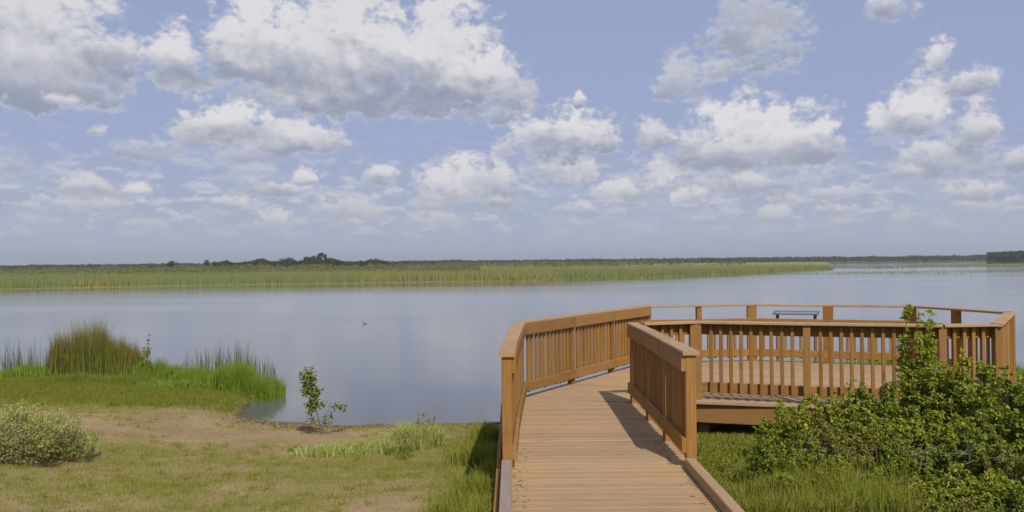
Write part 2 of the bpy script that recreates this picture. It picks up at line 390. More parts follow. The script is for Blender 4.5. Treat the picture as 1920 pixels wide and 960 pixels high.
def lawn_mask(x, y):
    """0 bare soil .. 1 full turf, from what the photograph shows"""
    x = np.asarray(x, float); y = np.asarray(y, float)
    s = ystart(x) - y
    n = fbm(x, y, 1.3, 21); n2 = fbm(x, y, .35, 31)
    g = np.clip((n - .40) * 3.2, 0, 1) * .55 + np.clip((n2 - .35) * 2, 0, 1) * .45
    wob = .62 + .76 * fbm(x, y, .8, 88)
    def blob(cx, cy, rx, ry): return np.clip((1.35 - wob * np.sqrt(((x - cx) / rx) ** 2 + ((y - cy) / ry) ** 2)) * .8, 0, 1)
    bare = np.maximum.reduce([blob(-3.6, 11.7, 3.1, 1.25), blob(-1.0, 7.2, 1.0, .60), blob(-2.0, 10.4, 1.4, .5) * .5, np.clip(1.25 - s / 1.1, 0, 1) * (x > -4.9), blob(-5.2, 11.2, 1.3, .9) * .8, blob(-3.2, 9.2, 1.6, .30) * .5])
    lush = np.maximum.reduce([blob(-8.0, 16.5, 4.2, 3.0), blob(-.35, 8.3, .40, 1.6) * .8, np.clip((x - 1.55) * 6, 0, 1), blob(-5.9, 14.8, 1.5, 1.3)])
    r = g * .95 + .22
    r = r * (1 - np.clip(bare * 1.25, 0, 1) * .96) * (1 - lush) + lush
    return np.clip(r, 0, 1)
MASK = lawn_mask(GX, GY)
FARM = (far_sd(GX, GY) > -2)
MASK = np.where(FARM, 1.0, MASK); FW = np.clip(1 - far_sd(GX, GY) / 9, 0, 1) * FARM
def f_attr(me, name, arr):
    at = me.attributes.new(name, 'FLOAT', 'POINT'); at.data.foreach_set('value', np.asarray(arr, dtype=np.float32).ravel())
f_attr(gm, 'turf', MASK)
f_attr(gm, 'wet', np.clip(1 - (ystart(GX) - GY) / 1.15, 0, 1) * (GY < 40) + FW)

q = NT('ground_soil')
pos = q.n('ShaderNodeNewGeometry').outputs['Position']
turf = q.n('ShaderNodeAttribute', attribute_name='turf').outputs['Fac']; wet = q.n('ShaderNodeAttribute', attribute_name='wet').outputs['Fac']
n1 = q.noise(pos, 1.4, 6, .6); n2 = q.noise(pos, 14, 5, .65); n3 = q.noise(pos, 60, 3, .6)
soil = q.mix(q.ramp(n1, .35, .65), (.265, .182, .090), (.33, .24, .125))
soil = q.mix(q.math('MULTIPLY', q.ramp(n2, .45, .7), .5), soil, (.17, .115, .055))
soil = q.mix(q.math('MULTIPLY', q.ramp(n3, .55, .7), .4), soil, (.34, .26, .15))
soil = q.mix(q.ramp(wet, .22, .8), soil, (.105, .075, .05))
grs = q.mix(q.ramp(n2, .35, .65), (.18, .18, .05), (.25, .225, .075))
grs = q.mix(q.math('MULTIPLY', q.ramp(n1, .5, .7), .5), grs, (.24, .20, .09))
cc = q.mix(q.ramp(q.math('ADD', turf, q.math('MULTIPLY', q.math('SUBTRACT', n2, .5), .7)), .25, .75), soil, grs)
M_ground = q.out(q.bsdf(cc, q.ramp(wet, .6, 1, .92, .45), .2, q.bump(n3, .6, .015)).outputs[0])
ground = link('ground', gm, M_ground); tag(ground, kind='structure')

# ------------------------------------------------------------------ water
wr = np.concatenate([[0.01], np.geomspace(6, 7400, 60)]); wa = np.radians(np.arange(0, 360, 6.0))
WA, WR = np.meshgrid(wa, wr); na2 = len(wa)
ii, jj = np.meshgrid(np.arange(len(wr) - 1), np.arange(na2), indexing='ij'); j2 = (jj + 1) % na2
wm = mesh_np('water', np.stack([WR * np.sin(WA), WR * np.cos(WA), np.full_like(WR, WATER)], -1),
             np.stack([ii * na2 + jj, ii * na2 + j2, (ii + 1) * na2 + j2, (ii + 1) * na2 + jj], -1).reshape(-1, 4)[:, ::-1], 4, True)
q = NT('lake_water')
pos = q.n('ShaderNodeNewGeometry').outputs['Position']
w1 = q.noise(q.scaled(pos, (1.0, 2.6, 1)), 3.2, 5, .6); w2 = q.noise(q.scaled(pos, (.35, 1.1, 1)), .55, 4, .55); w3 = q.noise(q.scaled(pos, (.03, .09, 1)), 1.0, 3, .5)
hgt = q.math('MULTIPLY', q.math('ADD', q.math('MULTIPLY', w1, .011), q.math('MULTIPLY', w2, .011)), q.ramp(w3, .38, .62, .45, 1.5))
cd = q.n('ShaderNodeCameraData').outputs['View Distance']
body = q.mix(q.ramp(w3, .4, .6), (.108, .112, .110), (.125, .128, .122))
b = q.bsdf(body, q.ramp(w3, .38, .62, .02, .06), .5, q.bump(hgt, .26, 1.0)); b.inputs['IOR'].default_value = 1.333
M_water = q.out(b.outputs[0])
water = link('water', wm, M_water); tag(water, kind='structure')

# ------------------------------------------------------------------ deck
B_ = (0.10, 11.35); V1 = (2.40, 15.2); V2 = (4.31, 15.4); V3 = (5.49, 14.86); V4 = (6.69, 14.36); V5 = (6.96, 13.4); V6 = (7.20, 12.35)
P5 = (5.78, 10.20); P4 = (5.10, 10.15); P3 = (3.66, 10.64); P2 = (2.38, 11.14); P1 = (1.54, 10.9)
XL0, XL1 = -0.065, 1.525           # kerb centre lines of the boardwalk
Y0 = 4.6

def clip_line(poly, o, d):
    """parameter interval of the line o + t d inside a convex-ish polygon"""
    ts = []
    n = len(poly)
    for i in range(n):
        a = poly[i]; b2 = poly[(i + 1) % n]
        ex, ey = b2[0] - a[0], b2[1] - a[1]; den = d[0] * ey - d[1] * ex
        if abs(den) < 1e-9: continue
        t = ((a[0] - o[0]) * ey - (a[1] - o[1]) * ex) / den; s_ = ((a[0] - o[0]) * d[1] - (a[1] - o[1]) * d[0]) / den
        if -1e-9 <= s_ < 1 + 1e-9: ts.append(t)
    return (min(ts), max(ts)) if len(ts) >= 2 else None
def plank_mesh_clipped(poly, o, d, w, th):
    """a board along d, width w, ends mitred to the polygon"""
    nx, ny = -d[1], d[0]
    e = []
    for k in (-w / 2, w / 2):
        c = clip_line(poly, (o[0] + nx * k, o[1] + ny * k), d)
        if c is None or c[1] - c[0] < .05: return None
        e.append(c)
    pts = []
    for k, c in zip((-w / 2, w / 2), e):
        for t in c: pts.append((o[0] + nx * k + d[0] * t, o[1] + ny * k + d[1] * t))
    return pts, e
def lay_planks(poly, ang, pitch, gap, parent, z0=0.0, th=0.038):
    d = (math.cos(ang), math.sin(ang)); nx, ny = -d[1], d[0]
    ks = [p[0] * nx + p[1] * ny for p in poly]; k = min(ks) + pitch / 2
    while k < max(ks):
        r = plank_mesh_clipped(poly, (nx * k, ny * k), d, pitch - gap, th)
        if r:
            pts, e = r; cx = sum(p[0] for p in pts) / 4; cy = sum(p[1] for p in pts) / 4
            c, s = math.cos(-ang), math.sin(-ang)
            loc = [((p[0] - cx) * c - (p[1] - cy) * s, (p[0] - cx) * s + (p[1] - cy) * c) for p in pts]   # local frame along the board
            a0, a1, b0, b1 = loc[0], loc[1], loc[2], loc[3]; ch = .004
            dz = random.uniform(-.0025, .0015)
            vs = [(a0[0], a0[1], -th), (a1[0], a1[1], -th), (b1[0], b1[1], -th), (b0[0], b0[1], -th),
                  (a0[0], a0[1], -ch), (a1[0], a1[1], -ch), (b1[0], b1[1], -ch), (b0[0], b0[1], -ch),
                  (a0[0], a0[1] + ch, 0), (a1[0], a1[1] + ch, 0), (b1[0], b1[1] - ch, 0), (b0[0], b0[1] - ch, 0)]
            fs = [(3, 2, 1, 0), (0, 1, 5, 4), (1, 2, 6, 5), (2, 3, 7, 6), (3, 0, 4, 7), (4, 5, 9, 8), (5, 6, 10, 9), (6, 7, 11, 10), (7, 4, 8, 11), (8, 9, 10, 11)]
            me = bpy.data.meshes.new('plank'); me.from_pydata(vs, [], fs); me.update(); me.materials.append(M_deck)
            o = bpy.data.objects.new('plank', me); col.objects.link(o); o.parent = parent
            o.location = (cx - parent.location.x, cy - parent.location.y, z0 + dz - parent.location.z); o.rotation_euler = (random.uniform(-.003, .003), 0, ang + random.uniform(-.001, .001))
        k += pitch

# boardwalk
walk = empty('boardwalk', (0.73, 5.0, gz(0.73, 5.0)))
tag(walk, 'tan plank boardwalk running from the foreground grass out to the round viewing platform', 'boardwalk')
lay_planks([(XL0 - .045, Y0), (XL1 + .045, Y0), (XL1 + .045, 10.9), (0.06, 11.34), (XL0 - .045, 11.34)][:5], 0.0, .1385, .006, walk)
for (x, mt, lab, yk) in ((XL0, M_grey, 'weathered grey kerb timber', 7.42), (XL1, M_cap, 'tan kerb timber', 7.42)):
    y = Y0
    k = beam('kerb_timber', (x, Y0, .051), (x, 7.40, .051), .088, .09, mt, walk); k['label'] = lab
for x in (XL0 - .075, XL1 + .075): beam('side_joist', (x, Y0, -.12), (x, 10.85 if x > 0 else 11.2, -.12), .038, .19, M_post, walk)
for y in (6.3, 8.7, 10.6):
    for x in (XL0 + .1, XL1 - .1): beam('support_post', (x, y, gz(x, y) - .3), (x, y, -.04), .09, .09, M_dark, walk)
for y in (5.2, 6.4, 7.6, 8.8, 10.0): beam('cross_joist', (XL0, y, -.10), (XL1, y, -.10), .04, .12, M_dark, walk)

# platform
plat = empty('viewing_platform', (4.4, 12.8, gz(4.4, 12.8)))
tag(plat, 'many-sided wooden viewing platform over the water at the end of the boardwalk', 'platform')
poly = [B_, P1, P2, P4, P5, V6, V4, V2, V1]
cx0, cy0 = 4.0, 12.6
def grow(p, g):
    d = Vector((p[0] - cx0, p[1] - cy0)); return (p[0] + d.x / d.length * g, p[1] + d.y / d.length * g)
poly2 = [B_, (P1[0], P1[1] + .02)] + [grow(p, .06) for p in (P2, P4, P5, V6, V4, V2, V1)]
lay_planks(poly2, R(-20.0), .1385, .006, plat)
rim = [P1, P2, P4, P5, V6, V4, V2, V1, B_]
for a, b2 in zip(rim[:-1], rim[1:]):
    ga, gb = grow(a, .085), grow(b2, .085)
    if a == P1: ga = (P1[0] + .10, P1[1] - .06); 
    beam('fascia_board', (*ga, -.163), (*gb, -.163), .04, .24, M_post, plat)
    ga2, gb2 = grow(a, .098), grow(b2, .098)
    if a == P1: ga2 = (P1[0] + .10, P1[1] - .075)
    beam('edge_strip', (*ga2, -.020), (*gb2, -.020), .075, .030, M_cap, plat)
for (x, y) in (P2, P4, V6, V4, V2, V1, (1.2, 13.1), (3.9, 12.6), (5.6, 12.6), (3.2, 14.2)):
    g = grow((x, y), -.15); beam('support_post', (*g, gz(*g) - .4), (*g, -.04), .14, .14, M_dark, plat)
for t in (.2, .4, .6, .8):
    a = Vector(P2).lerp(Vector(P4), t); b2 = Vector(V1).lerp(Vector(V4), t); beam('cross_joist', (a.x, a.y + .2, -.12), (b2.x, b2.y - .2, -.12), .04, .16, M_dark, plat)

# ------------------------------------------------------------------ railings
RH = 1.02
def railing(pts, outer, style, label, post_w=None, pitch=0.120, end0=True, end1=True, zb=0.0, skip=()):
    """pts = post positions; outer = point on the outer side; style per bay: 'full' or 'open'"""
    root = empty('railing', (pts[0][0], pts[0][1], 0.0)); tag(root, label, 'railing', 'wooden railings of the boardwalk and platform')
    n = len(pts)
    for i, p in enumerate(pts):
        if i in skip: continue
        w = (post_w or {}).get(i, .09)
        a = Vector(pts[max(i - 1, 0)]); b2 = Vector(pts[min(i + 1, n - 1)]); d = (b2 - a).normalized()
        zlo = -.20 if w > .12 else (-.02 if not ((post_w or {}).get('deep')) else -.2)
        beam('post', (*p, zlo), (*p, RH - .036), w, w, M_post, root, side=(-d.y, d.x))
    for i in range(n - 1):
        a, b2 = Vector(pts[i]), Vector(pts[i + 1]); d = (b2 - a).normalized(); nrm_ = Vector((-d.y, d.x))
        mid = (a + b2) / 2
        if nrm_.dot(Vector(outer) - mid) < 0: nrm_ = -nrm_                  # outward
        st = style if isinstance(style, str) else style[i]
        w0 = (post_w or {}).get(i, .09) / 2; w1 = (post_w or {}).get(i + 1, .09) / 2
        # straight runs share one cap: extend to the corner
        ext = .0
        ca = a - d * (.07 if i == 0 and end0 else ext); cb = b2 + d * (.07 if i == n - 2 and end1 else ext)
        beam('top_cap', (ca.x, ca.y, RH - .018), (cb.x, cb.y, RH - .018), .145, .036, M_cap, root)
        ins = -nrm_ * .064
        tb = 0.695 if st == 'open' else RH - .036 - .072
        e0 = d * .012 if i else d * (-.04); e1 = d * .012
        i0, i1 = a + ins + e0, b2 + ins - e1
        beam('top_board', (i0.x, i0.y, tb), (i1.x, i1.y, tb), .038, .14, M_post, root)
        beam('bottom_board', (i0.x, i0.y, .155 + zb), (i1.x, i1.y, .155 + zb), .038, .13, M_post, root)
        L = (b2 - a).length - w0 - w1; k = max(1, round(L / pitch)) ; step = L / k
        top = .765 if st == 'open' else RH - .045
        for j in range(1, k):
            p = a + d * (w0 + step * j) + nrm_ * (-.020 + random.uniform(-.002, .002))
            tz = random.uniform(-.006, .006)
            lean = random.uniform(-.004, .004)
            beam('baluster', (p.x, p.y, .072 + zb + tz), (p.x + d.x * lean, p.y + d.y * lean, top), .042, .044, M_post, root, side=(-d.y, d.x))
    return root
railing([(-.055, 7.47), (-.02, 8.75), (.035, 10.05), B_], (-3, 9), 'full', 'short railing on the left edge of the boardwalk, leading up to its bend', end1=False)
railing([B_, (.86, 12.66), (1.60, 13.93), V1], (-3, 16), 'full', 'long sunlit railing on the left, from the boardwalk bend to the platform corner', end0=False, end1=False, post_w={3: .10}, skip=(0,))
railing([(1.545, 7.47), (1.55, 8.6), (1.555, 9.72), P1], (4, 9), 'full', 'shaded railing on the right edge of the boardwalk, casting its shadow on the planks', end1=True, zb=.045)
railing([(P1[0] + .12, P1[1] + .03), P2, P3, P4, P5], (4, 5), 'full', 'near railing of the platform, facing the bushes', post_w={1: .145, 0: .05}, end0=False, end1=False, skip=(0,))
railing([V1, (3.32, 15.24), V2, V3, V4, V5, V6], (4, 40), 'open', 'far railing of the platform with an open gap under its thin top rail', post_w={2: .16, 3: .16, 4: .16, 5: .11}, end0=False, end1=False, skip=(0,))
railing([V6, P5], (12, 8), 'full', 'short slanting railing at the right end of the platform', end0=True, end1=True, skip=(1,))

# ------------------------------------------------------------------ information panel beyond the far rail
sg = empty('information_panel', (5.0, 15.75, gz(5.0, 15.75)))
tag(sg, 'low tilted information panel with dark frame on two posts behind the far platform rail', 'sign')
q = NT('panel_print'); oc = q.n('ShaderNodeTexCoord').outputs['Object']
nn = q.noise(q.scaled(oc, (3, 6, 1)), 1.0, 3); c_ = q.mix(q.ramp(nn, .45, .55), (.20, .22, .22), (.15, .18, .19))
M_print = q.out(q.bsdf(c_, .35, .4).outputs[0])
q = NT('dark_frame'); oc = q.n('ShaderNodeTexCoord').outputs['Object']; M_frame = q.out(q.bsdf(q.mix(q.noise(oc, 20), (.10, .11, .11), (.14, .145, .14)), .45, .5).outputs[0])
def quadbox(name, c, ux, uy, sx, sy, th, mat, parent):
    c = Vector(c); ux = Vector(ux).normalized(); uy = Vector(uy).normalized(); n_ = ux.cross(uy)
    vs = [c + ux * a * sx / 2 + uy * b3 * sy / 2 + n_ * e * th / 2 - parent.location for e in (-1, 1) for a, b3 in ((-1, -1), (1, -1), (1, 1), (-1, 1))]
    me = bpy.data.meshes.new(name); me.from_pydata([tuple(v_) for v_ in vs], [], [(3, 2, 1, 0), (4, 5, 6, 7), (0, 1, 5, 4), (1, 2, 6, 5), (2, 3, 7, 6), (3, 0, 4, 7)]); me.update()
    return link(name, me, mat, parent)
sd = Vector((.92, -.38, 0)).normalized(); fw = Vector((.38, .92, .06)).normalized(); sc_ = Vector((5.22, 15.72, .825))
quadbox('print_face', sc_, sd, fw, .72, .36, .012, M_print, sg)
nn_ = sd.cross(fw)
for (off, sx, sy) in ((fw * .215, .80, .03), (fw * -.215, .80, .03), (sd * .385, .022, .45), (sd * -.385, .022, .45)):
    quadbox('frame_bar', sc_ + off + nn_ * .004, sd, fw, sx, sy, .022, M_frame, sg)
for s_ in (-.33, .33):
    p = sc_ + sd * s_; beam('leg', (p.x, p.y, gz(p.x, p.y) - .3), (p.x, p.y, .80), .05, .05, M_dark, sg)

# ------------------------------------------------------------------ plant materials
def leaf_mat(name, cols, trans=.30, rough=.55, patch=None, spec=.12, pscale=.8):
    cols = [(a * 1.04, b, c * ((.65 if name[:4] == 'pale' else .95 if name[:4] in ('mars', 'scru') else .52) if b >= a * .9 else .8)) for a, b, c in cols]
    q = NT(name); g = q.n('ShaderNodeNewGeometry'); rnd = g.outputs['Random Per Island']
    cr = q.n('ShaderNodeValToRGB'); q.l(rnd, cr.inputs[0]); el = cr.color_ramp.elements
    el[0].position = 0; el[0].color = (*cols[0], 1); el[1].position = 1; el[1].color = (*cols[-1], 1)
    for i, c in enumerate(cols[1:-1]):
        e = el.new((i + 1) / (len(cols) - 1)); e.color = (*c, 1)
    c = cr.outputs[0]
    if patch:
        c = q.mix(q.ramp(q.noise(g.outputs['Position'], pscale, 4, .6), .42, .62), c, patch, 'MIX') if len(patch) == 3 else c
    b = q.bsdf(c, rough, spec); tr = q.n('ShaderNodeBsdfTranslucent'); 
    q.l(q.mix(1.0, c, (1.0, 1.05, .55), 'MULTIPLY'), tr.inputs[0])
    mx = q.n('ShaderNodeMixShader'); mx.inputs[0].default_value = trans; q.l(b.outputs[0], mx.inputs[1]); q.l(tr.outputs[0], mx.inputs[2])
    return q.out(mx.outputs[0])
M_lawn = leaf_mat('lawn_blades', [(.225, .225, .070), (.28, .265, .09), (.185, .205, .06), (.34, .29, .14), (.245, .245, .08)], .25, .7)
M_lush = leaf_mat('lush_grass', [(.20, .235, .06), (.27, .30, .09), (.23, .265, .07), (.35, .34, .15), (.155, .19, .045), (.31, .32, .12)], .40, .6)
M_bank = leaf_mat('bank_grass', [(.17, .205, .055), (.22, .245, .075), (.18, .22, .06), (.27, .27, .09), (.14, .185, .05)], .35, .6)
M_reedg = leaf_mat('green_reed', [(.16, .25, .05), (.23, .33, .08), (.19, .28, .06), (.28, .33, .11)], .35, .5)
M_reedb = leaf_mat('brown_reed', [(.24, .175, .07), (.15, .18, .05), (.32, .24, .11), (.18, .21, .06), (.27, .18, .085)], .4, .6)
M_rush = leaf_mat('dark_rush', [(.07, .10, .045), (.11, .14, .07), (.14, .165, .095)], .3, .6)
M_far_reed = leaf_mat('marsh_reed', [(.235, .285, .115), (.275, .31, .125), (.20, .25, .10), (.29, .31, .135)], .35, .8)
M_far_tan = leaf_mat('marsh_reed_tan', [(.29, .28, .12), (.32, .29, .125), (.25, .27, .115)], .35, .8)
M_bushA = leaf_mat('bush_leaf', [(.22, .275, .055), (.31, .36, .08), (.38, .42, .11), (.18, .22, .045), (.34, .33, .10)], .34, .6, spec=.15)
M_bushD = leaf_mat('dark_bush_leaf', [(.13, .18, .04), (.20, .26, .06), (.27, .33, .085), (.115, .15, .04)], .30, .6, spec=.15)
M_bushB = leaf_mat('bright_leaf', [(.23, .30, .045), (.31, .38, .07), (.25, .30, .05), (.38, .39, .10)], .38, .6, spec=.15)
M_bushO = leaf_mat('olive_leaf', [(.20, .22, .07), (.27, .27, .10), (.32, .27, .13), (.16, .19, .055), (.24, .27, .08)], .3, .5)
M_pale = leaf_mat('pale_weed', [(.38, .42, .20), (.47, .50, .27), (.54, .56, .34), (.30, .35, .15)], .42, .6)
M_weed = leaf_mat('weed_leaf', [(.15, .21, .06), (.21, .26, .09), (.27, .30, .13), (.11, .16, .04)], .35, .6)
M_tree = leaf_mat('tree_leaf', [(.026, .044, .016), (.045, .065, .022), (.06, .075, .028), (.035, .05, .018)], .1, .8, spec=.1)
M_wood_far = leaf_mat('wood_leaf', [(.032, .045, .024), (.05, .062, .03), (.04, .055, .026)], .1, .8, spec=.1)
M_scrub = leaf_mat('scrub_leaf', [(.11, .13, .055), (.15, .16, .07), (.12, .135, .06), (.18, .165, .085)], .15, .8, spec=.1)
q = NT('bark'); g_ = q.n('ShaderNodeNewGeometry').outputs['Position']; M_bark = q.out(q.bsdf(q.mix(q.noise(g_, 30), (.09, .065, .045), (.17, .13, .09)), .85, .2).outputs[0])
q = NT('dead_twig'); g_ = q.n('ShaderNodeNewGeometry').outputs['Position']; M_dead = q.out(q.bsdf(q.mix(q.noise(g_, 25), (.17, .14, .105), (.27, .23, .185)), .8, .2).outputs[0])

# ------------------------------------------------------------------ plant builders
def blades_mesh(name, P, H, W, lean=.35, bend=.25, seg=1, r=None):
    """grass: each blade its own island; seg 1 = a triangle, 2 = a bent blade of three triangles"""
    r = r or rng; n = len(P); th = r.uniform(0, 2 * np.pi, n); ln = r.uniform(0, 2 * np.pi, n); la = np.abs(r.normal(0, lean, n))
    wx = np.cos(th) * W / 2; wy = np.sin(th) * W / 2
    dx = np.cos(ln) * la * H; dy = np.sin(ln) * la * H
    b0 = P + np.stack([-wx, -wy, np.zeros(n)], -1); b1 = P + np.stack([wx, wy, np.zeros(n)], -1)
    tip = P + np.stack([dx, dy, H * np.sqrt(np.clip(1 - np.minimum(la, .95) ** 2, .1, 1))], -1)
    if seg == 1:
        V = np.stack([b0, b1, tip], 1).reshape(-1, 3); F = np.arange(3 * n).reshape(-1, 3)
        return mesh_np(name, V, F, 3)
    mid = P + np.stack([dx * .32, dy * .32, H * .58], -1)
    m0 = mid + np.stack([-wx, -wy, np.zeros(n)], -1) * .8; m1 = mid + np.stack([wx, wy, np.zeros(n)], -1) * .8
    V = np.stack([b0, b1, m0, m1, tip], 1).reshape(-1, 3); o = np.arange(n)[:, None] * 5
    F = np.concatenate([o + [0, 1, 3], o + [0, 3, 2], o + [2, 3, 4]], 1).reshape(-1, 3)
    return mesh_np(name, V, F, 3)
def leaves_mesh(name, C, D, L, W, droop=.25, r=None, fold=.35):
    """leaf = folded blade of four triangles; C base points, D directions"""
    r = r or rng; n = len(C); D = D / (np.linalg.norm(D, axis=1, keepdims=True) + 1e-9)
    rv = r.normal(0, 1, (n, 3)); rv[:, 2] = np.abs(rv[:, 2]) + .8
    S = np.cross(D, rv); S /= (np.linalg.norm(S, axis=1, keepdims=True) + 1e-9); Nn = np.cross(S, D)
    L = L[:, None]; W = W[:, None]
    p0 = C; pm = C + D * L * .45; pt = C + D * L - np.array([0, 0, 1]) * L * droop * r.uniform(.3, 1.4, (n, 1))
    pl = pm - S * W / 2 + Nn * W * fold * .5; pr = pm + S * W / 2 + Nn * W * fold * .5
    V = np.stack([p0, pl, pm, pr, pt], 1).reshape(-1, 3); o = np.arange(n)[:, None] * 5
    F = np.concatenate([o + [0, 1, 2], o + [0, 2, 3], o + [1, 4, 2], o + [2, 4, 3]], 1).reshape(-1, 3)
    return mesh_np(name, V, F, 3)
def tubes_mesh(name, lines, sides=4):
    V, F = [], []
    for pts, r0, r1 in lines:
        k = len(pts); base = len(V)
        for i, p in enumerate(pts):
            d = Vector(pts[min(i + 1, k - 1)]) - Vector(pts[max(i - 1, 0)]); d.normalize()
            a = d.orthogonal().normalized(); b3 = d.cross(a); rr_ = r0 + (r1 - r0) * i / max(1, k - 1)
            for s in range(sides):
                t = 2 * math.pi * s / sides; V.append(tuple(Vector(p) + a * math.cos(t) * rr_ + b3 * math.sin(t) * rr_))
        for i in range(k - 1):
            for s in range(sides):
                s2 = (s + 1) % sides; F.append((base + i * sides + s, base + i * sides + s2, base + (i + 1) * sides + s2, base + (i + 1) * sides + s))
    return mesh_np(name, V, F, 4)
def curve(p, d, L, k, wig, grav=0.0, r=random):
    pts = [tuple(p)]; p = Vector(p); d = Vector(d).normalized()
    for i in range(k):
        d = (d + Vector((r.uniform(-wig, wig), r.uniform(-wig, wig), r.uniform(-wig, wig) * .5 - grav))).normalized()
        p = p + d * (L / k); pts.append(tuple(p))
    return pts
def shrub(name, x, y, rad, h, label, cat, mat, stems=14, twigs=16, lpt=12, leaf=(.035, .018), spread=.55, group=None, seed=0, rx=None, upright=.0, twist=.18, flowers=None, stem_r=.007, base_r=.35, zmin=0.0, droop=.25):
    """stems rise from a common base, carry twigs, twigs carry leaves"""
    r = random.Random(seed); nr_ = np.random.default_rng(seed + 99); z0 = gz(x, y); rx = rx or rad
    root = empty(name, (x, y, z0)); tag(root, label, cat, group)
    lines, C, D = [], [], []
    for i in range(stems):
        a = r.uniform(0, 2 * math.pi); q_ = math.sqrt(r.random()); tx, ty = math.cos(a) * q_ * rx, math.sin(a) * q_ * rad
        hh = h * (1 - .45 * q_ * q_) * r.uniform(.72, 1.05)
        p0 = Vector((tx * base_r, ty * base_r, -.03)); p1 = Vector((tx, ty, hh)); L = (p1 - p0).length
        pts = curve(p0, (p1 - p0) + Vector((0, 0, h * .3)), L, 7, twist * .6, 0.02, r)
        # pull to the wanted tip
        e = p1 - Vector(pts[-1]); pts = [tuple(Vector(p) + e * (j / 7) ** 1.3) for j, p in enumerate(pts)]
        lines.append((pts, stem_r * r.uniform(.8, 1.3), .002))
        for t in range(twigs):
            f = r.uniform(.22 + zmin, 1.0) ** .75; s = f * 7; k = min(6, int(s)); p = Vector(pts[k]).lerp(Vector(pts[k + 1]), s - k)
            d = Vector((r.gauss(0, 1), r.gauss(0, 1), r.uniform(-.1, .9) + upright)).normalized() * 1.0
            tl = (.10 + .28 * (1 - f)) * spread * max(h, .4) * r.uniform(.6, 1.3)
            tp = curve(p, d, tl, 3, .25, .0, r)
            if tl > .06: lines.append((tp, .0025, .0012))
            for l in range(lpt):
                g = r.random() * 3; k2 = min(2, int(g)); c = Vector(tp[k2]).lerp(Vector(tp[k2 + 1]), g - k2)
                C.append(tuple(c)); D.append((d.x * .5 + r.gauss(0, .6), d.y * .5 + r.gauss(0, .6), d.z * .4 + r.gauss(.15, .45)))
    C = np.array(C); D = np.array(D); n = len(C); keep = C[:, 2] > .01; C, D = C[keep], D[keep]; n = len(C)
    Ls = nr_.uniform(.6, 1.25, n) * leaf[0]; Ws = Ls * leaf[1] / leaf[0] * nr_.uniform(.8, 1.2, n)
    link('stem', tubes_mesh('stem', lines), M_bark, root)
    link('foliage', leaves_mesh('foliage', C, D, Ls, Ws, droop, nr_), mat, root)['kind'] = 'stuff'
    if flowers:
        fc, fn, fs = flowers; idx = np.argsort(-(C[:, 2] + nr_.normal(0, h * .18, n)))[:fn]
        Cf = C[idx]; Df = nr_.normal(0, 1, (fn, 3)); Df[:, 2] = np.abs(Df[:, 2]) + .5
        link('flowers', leaves_mesh('flowers', Cf, Df, np.full(fn, fs), np.full(fn, fs * .6), .1, nr_), fc, root)['kind'] = 'stuff'
    return root
def tuft(name, x, y, rx, ry, n, h, w, label, cat, mat, lean=.2, seg=2, group=None, seed=0, hvar=.35, prof=None):
    nr_ = np.random.default_rng(seed + 5); a = nr_.uniform(0, 2 * np.pi, n); q_ = np.sqrt(nr_.random(n)); X = np.cos(a) * q_ * rx; Y = np.sin(a) * q_ * ry
    if prof: X = nr_.uniform(-rx, rx, n); Y = nr_.uniform(-ry, ry, n) * (.6 + .4 * vnoise(X + x, X * 0, .2, seed))
    ck = fbm(X + x, Y + y, .16, seed + 3); kp = ck > nr_.uniform(.30, .52, n); X, Y, q_ = X[kp], Y[kp], q_[kp]; n = len(X)      # clumped, not even
    Z = ground_z(x + X, y + Y); Z = np.maximum(Z, WATER - .1); z0 = gz(x, y)
    H = h * (1 - .5 * q_ ** 3) if not prof else h * np.interp(X / rx, *zip(*prof))
    H = H * nr_.uniform(1 - hvar, 1.05, n) * (.72 + .5 * vnoise(X + x, Y * .3 + y, .14, seed + 8))
    me = blades_mesh(name, np.stack([X, Y, Z - z0 - .01], -1), H, np.full(n, w) * nr_.uniform(.6, 1.3, n), lean, .25, seg, nr_)
    o = link(name, me, mat); o.location = (x, y, z0); tag(o, label, cat, group); return o

# ------------------------------------------------------------------ grass near the camera (nobody could count it)
def scatter(n, x0, x1, y0, y1, r=rng):
    return r.uniform(x0, x1, n), r.uniform(y0, y1, n)
def in_view(X, Y, m_=.66): return np.abs(X) < Y * m_ + .4
def deckmask(X, Y):
    on = (X > XL0 - .07) & (X < XL1 + .07) & (Y < 11.4)
    return ~on
